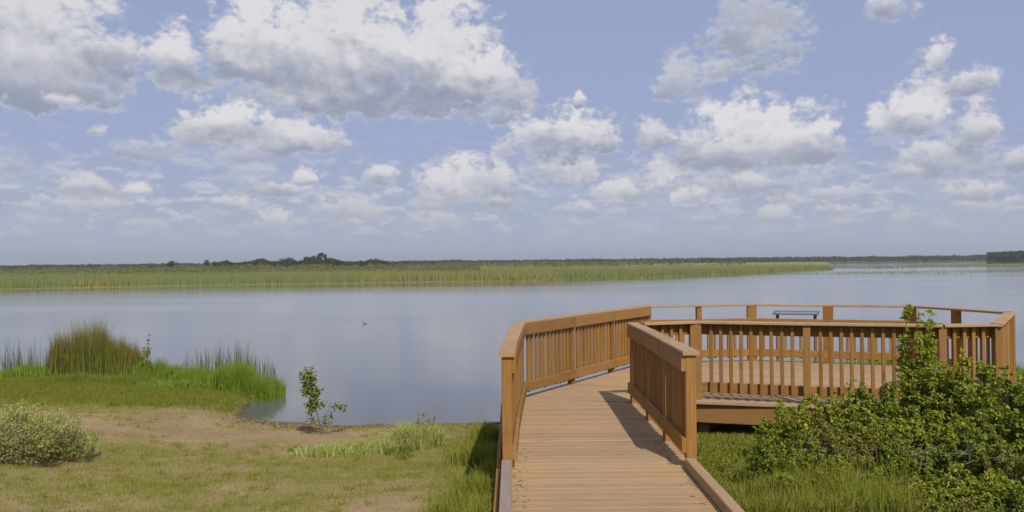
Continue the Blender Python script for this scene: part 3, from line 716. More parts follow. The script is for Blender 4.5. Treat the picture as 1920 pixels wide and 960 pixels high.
# short lawn, left
n = 900000; t = rng.random(n); Y = 4.8 + (22 - 4.8) * t ** 1.55; X = -Y * .64 * rng.random(n) ** 1.0 - XL0 * 0
X = np.where(rng.random(n) < .0, X, X)
mk = lawn_mask(X, Y); s = ystart(X) - Y; cl = fbm(X, Y, .22, 55)
keep = (rng.random(n) < mk * (.35 + 1.1 * cl)) & (s > .35) & deckmask(X, Y)
X, Y, mk, s = X[keep], Y[keep], mk[keep], s[keep]
bankd = np.clip(1.3 - np.sqrt(((X + 8) / 4.2) ** 2 + ((Y - 16.5) / 3.0) ** 2), 0, 1) + np.clip(1.3 - np.sqrt(((X + 5.9) / 1.5) ** 2 + ((Y - 14.8) / 1.3) ** 2), 0, 1)
isb = bankd * (.5 + fbm(X, Y, .7, 88)) > rng.uniform(.05, .75, len(X))
def sub(name, k, h, hv, w, lean, mat, label, cat='grass', seg=1):
    Xs, Ys = X[k], Y[k]; P = np.stack([Xs, Ys, ground_z(Xs, Ys) - .006], -1); MC = fbm(Xs, Ys, .9, 41)
    H = h * rng.uniform(1 - hv, 1 + hv, len(Xs)) * (.55 + .9 * fbm(Xs, Ys, .35, 77)); Wd = w * rng.uniform(.6, 1.3, len(Xs)) * (.6 + Ys / 18)
    o = link(name, blades_mesh(name, P, H, Wd, lean, .2, seg), mat); tag(o, label, cat, kind='stuff'); return o
sub('lawn_grass', ~isb, .030, .5, .0065, .75, M_lawn, 'short worn olive lawn left of the boardwalk')
sub('bank_grass', isb, .065, .5, .010, .55, M_bank, 'short dark green grass on the bank behind the bare soil')
# taller grass along the left side of the boardwalk
n = 17000; Y = rng.uniform(5.0, 11.6, n); X = -.14 - np.abs(rng.normal(0, .20, n)) * (1 + .25 * np.sin(Y * 2.1)); mk = (fbm(X, Y, .5, 91) > .45) & (Y < 11.8)
X, Y = X[mk], Y[mk]
sub('edge_grass', np.ones(len(X), bool), .15, .6, .010, .42, M_lush, 'bright tall grass growing against the left kerb of the boardwalk', seg=2)
# lush grass to the right of the boardwalk
n = 150000; Y = 4.9 + 6.2 * rng.random(n) ** .9; X = rng.uniform(1.62, 7.0, n); k = (X < Y * .66) ; X, Y = X[k], Y[k]
under = (Y > 10.2) & (X > 2.6) & False
sub('right_grass', np.ones(len(X), bool), .060, .6, .011, .75, M_lush, 'lush green grass right of the boardwalk', seg=2)
n = 15000; Y = rng.uniform(6.4, 8.2, n); X = Y * (.265 + .20 * rng.random(n)); k = fbm(X, Y, .5, 14) > .5; X, Y = X[k], Y[k]
sub('tall_grass', np.ones(len(X), bool), .20, .6, .007, .55, M_lush, 'tall grass in front of the bushes at the right', seg=2)

# tufts standing out of the worn lawn
nc = 520; t = rng.random(nc); cy = 5.4 + 7.4 * t ** 1.3; cxs = -cy * .62 * rng.random(nc); k = (lawn_mask(cxs, cy) > .12) & (ystart(cxs) - cy > .7) & (cxs < -.2); cy, cxs = cy[k], cxs[k]
per = 34; X = np.repeat(cxs, per) + rng.normal(0, .035, len(cxs) * per); Y = np.repeat(cy, per) + rng.normal(0, .035, len(cy) * per)
sub('lawn_tufts', np.ones(len(X), bool), .055, .6, .007, .7, M_lush, 'darker and brighter grass tufts dotted over the worn lawn')
# broad-leaved weeds mixed into the grass at the right
n = 42000; Y = rng.uniform(5.4, 10.6, n); X = 1.72 + rng.random(n) * (Y * .64 - 1.6); k = fbm(X, Y, .38, 17) > .46; X, Y = X[k], Y[k]; n = len(X)
hh = .10 * fbm(X, Y, .3, 18) * rng.uniform(.3, 1.6, n); D = rng.normal(0, 1, (n, 3)); D[:, 2] = np.abs(D[:, 2]) * .7
tag(link('ground_weeds', leaves_mesh('ground_weeds', np.stack([X, Y, ground_z(X, Y) + hh], -1), D, rng.uniform(.015, .045, n), rng.uniform(.008, .020, n)), leaf_mat('ground_weed_leaf', [(.16, .20, .05), (.24, .27, .08), (.12, .16, .035), (.30, .31, .13), (.10, .135, .03)], .35, .6)), 'small broad-leaved weeds in the grass right of the boardwalk', 'weeds', kind='stuff')

# pebbles, litter and shore wrack on the soil
def chips(name, X, Y, size, mat, label, zoff=0.0):
    n = len(X); Z = ground_z(X, Y) + zoff; a = rng.uniform(0, 6.28, n); s1 = size * rng.uniform(.4, 1.3, n); s2 = s1 * rng.uniform(.25, .9, n); hh = s1 * rng.uniform(.15, .5, n)
    ca, sa = np.cos(a), np.sin(a)
    def pt(u_, v_, w_): return np.stack([X + ca * u_ * s1 - sa * v_ * s2, Y + sa * u_ * s1 + ca * v_ * s2, Z + w_ * hh], -1)
    V = np.stack([pt(-1, -.4, -.2), pt(.2, -1, -.2), pt(1, .3, -.2), pt(-.3, 1, -.2), pt(.05, .05, 1)], 1).reshape(-1, 3); o = np.arange(n)[:, None] * 5
    F = np.concatenate([o + [0, 1, 4], o + [1, 2, 4], o + [2, 3, 4], o + [3, 0, 4]], 1).reshape(-1, 3)
    ob = link(name, mesh_np(name, V, F), mat); tag(ob, label, 'ground litter', kind='stuff')
M_peb = leaf_mat('pebbles', [(.22, .17, .12), (.34, .28, .20), (.15, .11, .07), (.42, .36, .28)], .0, .85)
M_wrack = leaf_mat('shore_wrack', [(.07, .045, .03), (.12, .08, .045), (.28, .23, .15), (.05, .035, .025)], .0, .8)
n = 14000; Y = 5.0 + 8.3 * rng.random(n); X = -Y * .62 * rng.random(n); k = (lawn_mask(X, Y) < .55) & (ystart(X) - Y > .1) & (X < -.2); chips('soil_crumbs', X[k], Y[k], .010, M_peb, 'small pebbles and crumbs on the bare soil')
n = 15000; X = rng.uniform(-5.2, -.2, n); Y = ystart(X) - np.abs(rng.normal(.15, .30, n)) + .06; k = fbm(X, Y, .5, 61) > .46; chips('shore_debris', X[k], Y[k], .026, M_wrack, 'dark washed-up plant debris along the water edge', .004)
# faint straw on the planks by the kerbs
n = 120; X = np.concatenate([XL0 + .06 + np.abs(rng.normal(0, .06, n // 2)), XL1 - .06 - np.abs(rng.normal(0, .06, n // 2))]); Y = rng.uniform(5.8, 8.6, n)
def deck_bits(name, X, Y, mat, label):
    n = len(X); a = rng.uniform(0, 6.28, n); L = rng.uniform(.008, .035, n); w_ = rng.uniform(.002, .006, n); ca, sa = np.cos(a), np.sin(a)
    def pt(u_, v_, z_): return np.stack([X + ca * u_ * L - sa * v_ * w_, Y + sa * u_ * L + ca * v_ * w_, np.full(n, z_)], -1)
    V = np.stack([pt(-1, -1, .003), pt(1, -.4, .005), pt(0, 1, .009)], 1).reshape(-1, 3)
    tag(link(name, mesh_np(name, V, np.arange(3 * n).reshape(-1, 3)), mat), label, 'plant litter', kind='stuff')
deck_bits('plank_litter', X, Y, leaf_mat('litter', [(.20, .15, .06), (.10, .09, .03), (.30, .24, .12)], .1, .8), 'dry plant bits lying on the planks beside the kerbs')

# ------------------------------------------------------------------ plants, left
bx, by = G(20, 884, -.30)
shrub('flowering_shrub', bx - .1, by + .25, .62, .57, 'pale yellow-green flowering shrub at the left edge of the lawn', 'shrub', M_pale, 170, 15, 11, (.026, .007), .62, seed=3, rx=.72, stem_r=.003, zmin=-.15, flowers=(leaf_mat('pale_bloom', [(.56, .57, .36), (.62, .62, .42), (.48, .50, .28)], .3, .7), 2600, .016), base_r=.8, twist=.25)
bx, by = G(112, 866, -.32)
shrub('flowering_shrub', bx, by + .1, .35, .30, 'low pale sprawling weed spreading right from the flowering shrub', 'weed', M_pale, 80, 12, 9, (.022, .008), .5, seed=4, rx=.36, stem_r=.0025, zmin=-.15, base_r=.8, twist=.3, flowers=(leaf_mat('pale_bloom_low', [(.52, .53, .34), (.58, .58, .38)], .3, .7), 260, .018))

bx, by = G(600, 812, -.55)
sap = empty('sapling', (bx, by, gz(bx, by))); tag(sap, 'slim young sapling with round leaves standing alone at the water edge', 'sapling')
rs = random.Random(12); ns = np.random.default_rng(12)
main = [(0, 0, -.03), (-.03, 0, .18), (-.08, .02, .36), (-.13, .02, .55), (-.17, 0, .74), (-.19, 0, .90)]
ln = [(main, .011, .003)]; C, D = [], []
def add_leaves(pts, n_, spread=.05):
    k = len(pts) - 1
    for _ in range(n_):
        g = rs.random() * k; i_ = min(k - 1, int(g)); c = Vector(pts[i_]).lerp(Vector(pts[i_ + 1]), g - i_)
        d = Vector((rs.gauss(0, 1), rs.gauss(0, 1), rs.gauss(0, .5))).normalized(); c = c + d * rs.uniform(0, spread)
        C.append(tuple(c)); D.append(tuple(d))
add_leaves(main[3:], 300, .095); add_leaves(main[2:4], 130, .09)
for (s_, d_, L_, nl) in ((1, (.6, .1, .55), .34, 0), (2, (-.8, .2, .25), .16, 34), (2, (.7, -.3, .6), .15, 22), (3, (-.8, -.2, .35), .15, 34), (3, (.8, .3, .4), .14, 30), (1, (-.9, .1, .2), .16, 26), (2, (-.6, -.5, -.1), .14, 22), (4, (.6, .2, .5), .10, 20), (4, (-.6, -.2, .4), .11, 20)):
    p_ = curve(main[s_], d_, L_, 4, .2, 0.0, rs); ln.append((p_, .005, .002)); add_leaves(p_[1:], nl)
br_ = [(.0, 0, .10), (.07, 0, .30), (.16, .02, .40), (.26, .03, .41), (.34, .03, .35)]; ln.append((br_, .006, .002)); add_leaves(br_[2:], 46, .06)
for dx_ in (.10, .22): 
    p_ = curve((dx_ * .2, 0, .02), (dx_, .0, .5), .26, 4, .1, 0, rs); ln.append((p_, .004, .0015)); add_leaves(p_[2:], 12, .03)
link('trunk', tubes_mesh('trunk', ln), M_bark, sap)
link('foliage', leaves_mesh('foliage', np.array(C), np.array(D), ns.uniform(.04, .066, len(C)), ns.uniform(.028, .046, len(C)), .2, ns), leaf_mat('sapling_leaf', [(.12, .17, .04), (.18, .24, .06), (.24, .30, .08), (.09, .13, .04)], .38, .5), sap)['kind'] = 'stuff'

wspots = [(608, 842, .42, .12, .16, 2200, 'low pale weed patch left in the strip of weeds on the lawn'), (690, 836, .45, .15, .20, 2600, 'pale weed patch in the middle of the strip of weeds'),
          (770, 826, .36, .18, .42, 3600, 'taller weed clump with pale seed heads at the right end of the weed strip'), (735, 838, .22, .1, .14, 900, 'small weed patch just in front of the weed strip'), (548, 832, .10, .07, .08, 350, 'tiny weed tuft alone on the soil under the sapling'), (752, 850, .10, .06, .09, 420, 'small dark weed tuft on the lawn in front of the seed-head clump')]
for i, (px, py, rx, ry, h, n_, lb) in enumerate(wspots):
    x_, y_ = G(px, py, -.38); tuft('weed_patch', x_, y_ + .1, rx, ry + .1, n_, h, .011, lb, 'weeds', M_pale if i < 3 else M_weed, .5, 2, 'weeds on the left lawn', 40 + i, .6)
x_, y_ = G(790, 826, -.38)
shrub('seed_head_weed', x_, y_ + .15, .22, .48, 'upright weed with pale feathery seed heads beside the water edge', 'weed', M_weed, 16, 5, 5, (.03, .007), .25, seed=55, base_r=.5, upright=1.4, flowers=(leaf_mat('seed_heads', [(.42, .42, .26), (.52, .50, .34)], .3, .8), 240, .026), stem_r=.003)

# reeds on the left bank
def reed_bed(px, py, rx, ry, n_, h, w, lb, mat, lean=.12, z=-.62, seed=0, name='reed_bed', hvar=.4, cat='reeds', prof=None):
    x_, y_ = G(px, py, z); return tuft(name, x_, y_ + ry * .8, rx, ry, n_, h, w, lb, cat, mat, lean, 2, 'reeds along the left bank', seed, hvar, prof)
a = reed_bed(165, 713, .92, .45, 8500, 1.22, .009, 'tall brown-green reed clump on the left bank', M_reedb, .13, seed=70, hvar=.55, prof=[(-1, .62), (-.8, .9), (-.3, 1), (.2, .92), (.6, .72), (1, .45)])
a = reed_bed(225, 712, .55, .5, 1700, .66, .010, 'lower reddish reeds leaning off the right side of the tall clump', M_reedb, .14, seed=71)
a = reed_bed(160, 714, .95, .45, 2600, 1.18, .009, 'green reeds growing through the tall brown clump', M_weed, .16, seed=72, hvar=.6, prof=[(-1, .62), (-.8, .9), (-.3, 1), (.2, .92), (.6, .72), (1, .45)])
reed_bed(452, 744, .60, .48, 9500, .68, .010, 'bright green reeds at the tip of the bank, standing in the water', M_reedg, .26, seed=73, hvar=.42, prof=[(-1, .6), (-.6, .85), (0, .9), (.6, 1), (.85, .9), (1, .5)])
reed_bed(360, 728, .6, .5, 4200, .42, .010, 'medium green reeds between the tall clump and the tip of the bank', M_reedg, .3, seed=74)
reed_bed(285, 716, .55, .4, 3000, .50, .010, 'bright green weedy reeds right of the tall brown clump', M_reedg, .3, seed=75)
reed_bed(400, 700, .95, .5, 520, 1.0, .009, 'thin dark rushes standing in the water behind the bright reeds', M_rush, .12, hvar=.6, seed=76, z=-.7, name='rush_bed')
reed_bed(475, 706, .40, .4, 170, .72, .012, 'thin sparse rushes at the right behind the tip of the bank', M_rush, .12, seed=77, z=-.7, name='rush_bed')
reed_bed(18, 700, .9, .5, 380, .95, .009, 'thin grey rushes in the water at the far left edge', M_rush, .16, hvar=.6, seed=78, z=-.7, name='rush_bed')
reed_bed(60, 716, 1.0, .5, 2600, .36, .016, 'low green sedge at the left edge of the bank', M_reedg, .35, seed=79)
reed_bed(190, 738, 1.5, .5, 7000, .24, .010, 'short bright sedge in front of the tall reed clump', M_bank, .4, seed=80)
reed_bed(330, 744, .9, .4, 3600, .22, .014, 'short bright sedge in front of the medium reeds', M_reedg, .4, seed=81)
reed_bed(515, 716, .07, .05, 26, .36, .014, 'dead dark stalks sticking out of the water right of the reeds', M_rush, .5, seed=82, z=-.7, name='dead_stalks', cat='stalks')
x_, y_ = G(268, 716, -.62)
shrub('tall_weed', x_, y_ + .2, .14, 1.02, 'single tall leafy weed rising above the reeds right of the brown clump', 'weed', M_bushA, 5, 16, 8, (.05, .02), .2, seed=83, base_r=.4, upright=.4)

# ------------------------------------------------------------------ bushes, right
GR = 'bushes in front of the platform'
def bush(px, ptop, d, rx, ry, lb, mat, seed, stems=20, twigs=18, lpt=14, leaf=(.040, .024), **k):
    leaf = (leaf[0] * .98, leaf[1] * .95); lpt = int(lpt * 1.2)
    x_ = (px - 960) / FOC * d; zt = EYE - (ptop - hz(px)) * d / FOC; z0 = gz(x_, d)
    return shrub(k.pop('name', 'bush'), x_, d, ry, max(.15, zt - z0) * k.pop('hf', 1.02), lb, k.pop('cat', 'bush'), mat, stems, twigs, lpt, leaf, seed=seed, rx=rx, group=GR, **k)
bush(1476, 742, 9.1, .36, .40, 'leftmost bush, light green, in front of the fascia board', M_bushB, 101, 20, 16, 12, (.036, .020))
bush(1560, 718, 9.0, .42, .45, 'green bush right of the leftmost one with long shoots poking up', M_bushA, 102, 24, 18, 13)
bush(1600, 672, 9.3, .10, .10, 'single thin leafy shoot in front of the near railing', M_bushA, 103, 3, 12, 6, (.04, .02), name='leafy_shoot', cat='shoot')
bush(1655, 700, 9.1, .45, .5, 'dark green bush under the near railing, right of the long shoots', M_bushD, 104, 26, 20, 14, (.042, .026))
bush(1722, 566, 9.4, .20, .20, 'tall slender bright green sapling rising above the platform rail', M_bushB, 105, 12, 34, 13, (.045, .024), name='tall_sapling', cat='sapling', spread=.25, base_r=.7, stem_r=.008, zmin=-.10, hf=1.16)
bush(1752, 630, 9.2, .34, .34, 'bright leafy bush around the foot of the tall sapling', M_bushB, 106, 22, 20, 14, (.042, .024))
bush(1805, 668, 8.9, .46, .5, 'bushy mid green shrub in front of the right platform corner', M_bushA, 107, 30, 22, 14, (.040, .024))
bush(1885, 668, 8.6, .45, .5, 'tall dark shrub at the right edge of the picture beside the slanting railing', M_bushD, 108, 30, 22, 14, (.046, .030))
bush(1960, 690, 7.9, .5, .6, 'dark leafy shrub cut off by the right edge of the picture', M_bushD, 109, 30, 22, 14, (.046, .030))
bush(1430, 812, 8.0, .26, .3, 'small dark bluish low bush in the grass right of the boardwalk', M_bushD, 110, 14, 14, 12, (.034, .020), name='low_bush')
bush(1530, 792, 8.3, .55, .45, 'olive brown-tinged low brush below the leftmost bushes', M_bushO, 111, 28, 16, 12, (.032, .016), name='low_bush')
bush(1655, 800, 8.0, .55, .45, 'olive green brush in the middle below the dark bush', M_bushO, 112, 30, 18, 12, (.032, .016), name='low_bush')
bush(1740, 758, 8.2, .45, .45, 'mid green brush below the bright leafy bush', M_bushA, 113, 28, 18, 13, (.038, .022))
bush(1835, 800, 7.6, .50, .45, 'dark brush at lower right with grey dead twigs in front', M_bushD, 114, 28, 18, 13, (.036, .022))
bush(1905, 820, 7.2, .40, .4, 'olive brush in the lower right corner', M_bushO, 115, 26, 18, 12, (.034, .018), name='low_bush')
bush(1780, 872, 7.1, .45, .35, 'low leafy brush at the bottom edge right of the tall grass', M_bushA, 116, 24, 14, 12, (.034, .020), name='low_bush')
bush(1640, 880, 7.2, .5, .35, 'low green weeds at the bottom edge among the tall grass', M_bushO, 117, 22, 12, 10, (.030, .014), name='low_bush')
bush(1900, 905, 6.6, .35, .3, 'low dark weeds in the bottom right corner', M_bushD, 118, 20, 12, 10, (.030, .018), name='low_bush')
bush(1480, 890, 7.4, .45, .3, 'low green leafy weeds in the grass at the bottom right of the kerb', M_bushA, 119, 18, 10, 9, (.030, .016), name='low_bush')
bush(1700, 830, 7.6, .5, .4, 'dark brush around the dead twigs', M_bushD, 120, 24, 16, 12, (.036, .022), name='low_bush')
bush(1860, 740, 8.0, .45, .4, 'mid green bush in front of the tall dark shrub', M_bushA, 121, 26, 18, 13, (.040, .022))
bush(1600, 760, 8.6, .5, .4, 'light green bush between the long shoots and the dark bush', M_bushB, 122, 22, 15, 12, (.034, .018))
bush(1690, 905, 6.9, .45, .3, 'leafy yellow-green weeds at the bottom edge under the dead twigs', M_bushB, 131, 26, 12, 10, (.032, .015), name='low_bush')
bush(1760, 915, 6.7, .35, .3, 'olive weeds at the bottom edge, right of the yellow-green ones', M_bushO, 132, 24, 12, 10, (.030, .014), name='low_bush')
bush(1850, 880, 6.9, .40, .3, 'mid green weeds at the bottom edge near the right corner', M_bushA, 133, 26, 14, 10, (.034, .018), name='low_bush')
bush(1575, 850, 7.5, .40, .35, 'bright green soft weeds standing in the tall grass', M_bushB, 134, 22, 10, 9, (.036, .010), name='low_bush', upright=.8)
bush(1500, 830, 8.0, .45, .3, 'light green soft weeds between the low bush and the olive brush', M_bushB, 135, 22, 12, 9, (.034, .012), name='low_bush', upright=.6)
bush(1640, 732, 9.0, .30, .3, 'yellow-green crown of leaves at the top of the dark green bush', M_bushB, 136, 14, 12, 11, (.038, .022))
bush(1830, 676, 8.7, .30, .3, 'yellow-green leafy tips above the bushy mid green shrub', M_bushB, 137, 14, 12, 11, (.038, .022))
# dead twigs
rt = random.Random(5)
dt = empty('dead_branches', (3.6, 7.3, gz(3.6, 7.3))); tag(dt, 'bare grey dead twigs sticking out of the dark brush at lower right', 'dead twigs')
lines = []
for i in range(16):
    px = rt.uniform(1690, 1850); py = rt.uniform(838, 890); d = rt.uniform(6.9, 7.3)
    p = Vector(((px - 960) / FOC * d, d, EYE - (py - hz(px)) * d / FOC)) - dt.location
    c = curve(p, (rt.uniform(-1, 1), rt.uniform(-.6, .2), rt.uniform(-.25, .35)), rt.uniform(.12, .34), 6, .55, 0, rt)
    link('branch', tubes_mesh('branch', [(c, .003, .001), (curve(c[2], (rt.uniform(-1, 1), -.2, .5), .10, 3, .2, 0, rt), .0025, .001)]), M_dead, dt)
# yellow flower on the leftmost bush
x_ = (1505 - 960) / FOC * 8.6; z_ = EYE - (800 - hz(1505)) * 8.6 / FOC
yf = link('yellow_flower', leaves_mesh('yellow_flower', np.tile([[0, 0, 0.]], (16, 1)) + rng.normal(0, .010, (16, 3)), rng.normal(0, 1, (16, 3)), np.full(16, .035), np.full(16, .022)), leaf_mat('yellow_petal', [(.55, .50, .04), (.62, .58, .08)], .3, .6))
yf.location = (x_, 8.6, z_); tag(yf, 'small yellow flower low on the left side of the bushes', 'flower')
# greenery seen through the far rail
for i, (x_, y_, rx_, h_, lb) in enumerate(((5.6, 16.6, .9, .55, 'low marsh plants seen through the far rail behind the platform, left part'), (7.0, 16.2, .8, .65, 'low marsh plants behind the platform, right part'), (8.3, 14.8, .7, .50, 'reedy plants right of the platform near the water'))):
    tuft('marsh_plants', x_, y_, rx_, .8, 1800, h_, .022, lb, 'marsh plants', M_reedg, .3, 2, 'marsh plants round the platform', 130 + i)
# duck
dk = empty('duck', (*G(683, 607, WATER), WATER)); tag(dk, 'small dark duck swimming on the open water', 'duck')
def blob_mesh(name, c, s, seg=12, ring=8, taper=0):
    V, F = [], []
    for i in range(ring + 1):
        t = math.pi * i / ring
        for j in range(seg):
            a_ = 2 * math.pi * j / seg; x1 = -math.cos(t); r1 = math.sin(t) * (1 - taper * x1)
            V.append((c[0] + s[0] * x1, c[1] + s[1] * r1 * math.cos(a_), c[2] + s[2] * r1 * math.sin(a_) + taper * .0))
    for i in range(ring):
        for j in range(seg):
            k2 = (j + 1) % seg; F.append((i * seg + j, i * seg + k2, (i + 1) * seg + k2, (i + 1) * seg + j))
    return mesh_np(name, V, F, 4, True)
q = NT('duck_feather'); oc = q.n('ShaderNodeTexCoord').outputs['Object']; M_duck = q.out(q.bsdf(q.mix(q.noise(oc, 25), (.17, .16, .155), (.24, .22, .21)), .7, .2).outputs[0])
# one continuous body: tail, back, breast, neck and head as one lofted surface
spine = [(-.21, .075, .004), (-.17, .060, .028), (-.10, .045, .062), (0, .04, .080), (.09, .05, .074), (.135, .085, .045), (.15, .13, .028), (.155, .165, .026), (.172, .190, .034), (.20, .192, .030), (.225, .184, .013), (.255, .178, .007)]
V, F = [], []
for i, (x_, z_, r_) in enumerate(spine):
    a0 = spine[max(0, i - 1)]; a1 = spine[min(len(spine) - 1, i + 1)]; t_ = Vector((a1[0] - a0[0], 0, a1[1] - a0[1])).normalized(); nn2 = Vector((-t_.z, 0, t_.x))
    for j in range(10):
        an = 2 * math.pi * j / 10; p_ = Vector((x_, 0, z_)) + nn2 * math.cos(an) * r_ * .9 + Vector((0, 1, 0)) * math.sin(an) * r_; V.append(tuple(p_))
for i in range(len(spine) - 1):
    for j in range(10): F.append((i * 10 + j, i * 10 + (j + 1) % 10, (i + 1) * 10 + (j + 1) % 10, (i + 1) * 10 + j))
link('body', mesh_np('body', V, F, 4, True), M_duck, dk); dk.rotation_euler = (0, 0, R(200)); dk.scale = (.5, .5, .5)

# ------------------------------------------------------------------ far marsh reeds
def far_reeds(name, n, ysel, h, w, mat, label, hv=.35, seed=0, tan=None):
    r = np.random.default_rng(seed)
    a_ = np.radians(r.uniform(-36, 36, n * 3)); yv = ysel(r, n * 3, a_); x_ = np.tan(a_) * yv; f = far_sd(x_, yv)
    k = (f > -.6) & (far_sd(x_, yv) > -1)
    if tan is not None: k &= (fbm(x_, yv, 26, 200) + .10 * np.exp(-((x_ + 22) / 12) ** 2) > .645) == tan
    x_, yv, f = x_[k][:n], yv[k][:n], f[k][:n]
    nn = fbm(x_, yv, 9, 33 + seed); z = np.maximum(ground_z(x_, yv), WATER - .05)
    H = h * r.uniform(1 - hv, 1 + hv * .5, len(x_)) * (.76 + .40 * nn) * np.interp(x_, [-60, 0, 30, 80], [1.1, 1.0, .85, .62]); Wd = w * (.5 + yv / 220) * r.uniform(.6, 1.4, len(x_))
    o = link(name, blades_mesh(name, np.stack([x_, yv, z - .05], -1), H, Wd, .12, .2, 2 if yv.mean() < 140 else 1, r), mat); tag(o, label, 'reeds', kind='stuff'); return o
def edge(r, n, a_):
    y_ = np.full(n, 120.0)
    for _ in range(6): y_ = np.interp(np.tan(a_) * y_, far_x, far_y)
    return y_ + np.abs(r.normal(0, 1, n)) * 6 + r.random(n) * 24
deep = lambda r, n, a_: 118 + 300 * r.random(n) ** 1.3
far_reeds('marsh_reeds', 110000, edge, 1.16, .075, M_far_reed, 'yellow-green reeds along the far shore of the lake', seed=1, tan=False)
far_reeds('tan_reeds', 36000, edge, 1.20, .075, M_far_tan, 'tan patches of older reeds along the far shore', seed=2, tan=True)
far_reeds('marsh_meadow', 80000, deep, .36, .22, M_far_reed, 'pale green marsh meadow stretching back behind the shore reeds', seed=3, tan=False)
far_reeds('brown_meadow', 50000, deep, .40, .22, M_far_tan, 'brownish parts of the marsh meadow', seed=4, tan=True)
# sparse emergent reeds in the open water at the right
r = np.random.default_rng(9); n = 12000; a_ = np.arctan((r.uniform(1180, 2050, n) - 960) / FOC); yv = 148 + 12 * r.normal(0, 1, n) + 16 * np.tan(a_); x_ = np.tan(a_) * yv
k = (fbm(x_, yv, 14, 70) > .5) & (far_sd(x_, yv) < 0); x_, yv = x_[k], yv[k]
tag(link('emergent_reeds', blades_mesh('emergent_reeds', np.stack([x_, yv, np.full(len(x_), WATER - .02)], -1), r.uniform(.12, .5, len(x_)), np.full(len(x_), .028), .15, .2, 1, r), M_far_reed), 'sparse low reeds standing in the open water at the right', 'reeds', kind='stuff')
n = 9000; a_ = np.arctan((r.uniform(1560, 2080, n) - 960) / FOC); yv = r.uniform(235, 335, n); x_ = np.tan(a_) * yv; k = (fbm(x_ * .35, yv, 16, 71) > .50) & (far_sd(x_, yv) < 0); x_, yv = x_[k], yv[k]
tag(link('far_reed_strips', blades_mesh('far_reed_strips', np.stack([x_, yv, np.full(len(x_), WATER - .02)], -1), r.uniform(.2, .6, len(x_)), np.full(len(x_), .14), .15, .2, 1, r), M_far_tan), 'pale strips of reeds in the far open water at the right', 'reeds', kind='stuff')

# ------------------------------------------------------------------ far trees
def clump_quads(C, S, r):
    """leaf-sized random triangles round each point"""
    n = len(C); A1 = r.normal(0, 1, (n, 3)); A2 = r.normal(0, 1, (n, 3)); A1 /= np.linalg.norm(A1, axis=1, keepdims=True); A2 /= np.linalg.norm(A2, axis=1, keepdims=True)
    S = S[:, None]; V = np.stack([C - A1 * S * .6, C + A1 * S * .5 + A2 * S * .3, C + A2 * S * .8], 1).reshape(-1, 3); return V, np.arange(3 * n).reshape(-1, 3)
def crown_mesh(kind, seed):
    r = np.random.default_rng(seed); lobes = []
    if kind == 'round':
        for i in range(11): a_ = r.uniform(0, 6.28); q_ = r.uniform(0, .36); lobes.append((math.cos(a_) * q_, math.sin(a_) * q_, r.uniform(.45, .78), r.uniform(.12, .22)))
        lobes.append((0, 0, .82, .18))
    elif kind == 'poplar':
        for i in range(10): lobes.append((r.uniform(-.08, .08), r.uniform(-.08, .08), .25 + .07 * i, .13 - .006 * i))
    else:
        for i in range(12): a_ = r.uniform(0, 6.28); q_ = r.uniform(0, .5); lobes.append((math.cos(a_) * q_, math.sin(a_) * q_, r.uniform(.2, .75), r.uniform(.14, .26)))
    Cs = []
    for (x_, y_, z_, rr_) in lobes:
        n_ = int(60 + 900 * rr_ * rr_ * 4); d = r.normal(0, 1, (n_, 3)); d /= np.linalg.norm(d, axis=1, keepdims=True); Cs.append(np.array([x_, y_, z_]) + d * rr_ * r.uniform(.55, 1.08, (n_, 1)) * [1, 1, .85])
    Cs = np.concatenate(Cs); V, F = clump_quads(Cs, r.uniform(.03, .075, len(Cs)), r); me = mesh_np('crown', V, F); return me
crowns = {k: [crown_mesh(k, 300 + i) for i in range(3)] for k in ('round', 'poplar', 'bushy')}
trunk_me = tubes_mesh('trunk', [([(0, 0, -.03), (.01, 0, .3), (0, .01, .62)], .028, .012), ([(0, 0, .35), (.12, .03, .58)], .012, .005), ([(0, 0, .40), (-.11, -.02, .60)], .012, .005)], 5); trunk_me.materials.append(M_bark)
for ms in crowns.values():
    for me in ms: me.materials.append(M_tree)
def far_tree(px, ptop, d, wpx, kind, label, cat='tree', idx=0, group='trees beyond the marsh'):
    x_ = (px - 960) / FOC * d; z0 = gz(x_, d); zt = EYE + (hz(px) - ptop + 2.0) * d / FOC; h = zt - z0; w = wpx * 1.1 * d / FOC
    root = empty('far_tree', (x_, d, z0)); tag(root, label, cat, group)
    asp = {'round': 1.0, 'poplar': .42, 'bushy': 1.25}[kind]
    for nm, me in (('crown', crowns[kind][idx % 3]), ('trunk', trunk_me)):
        o = bpy.data.objects.new(nm, me); col.objects.link(o); o.parent = root
        o.scale = (w / asp, w / asp, h) if nm == 'crown' else (h * .8, h * .8, h); o.rotation_euler = (0, 0, idx * 1.7)
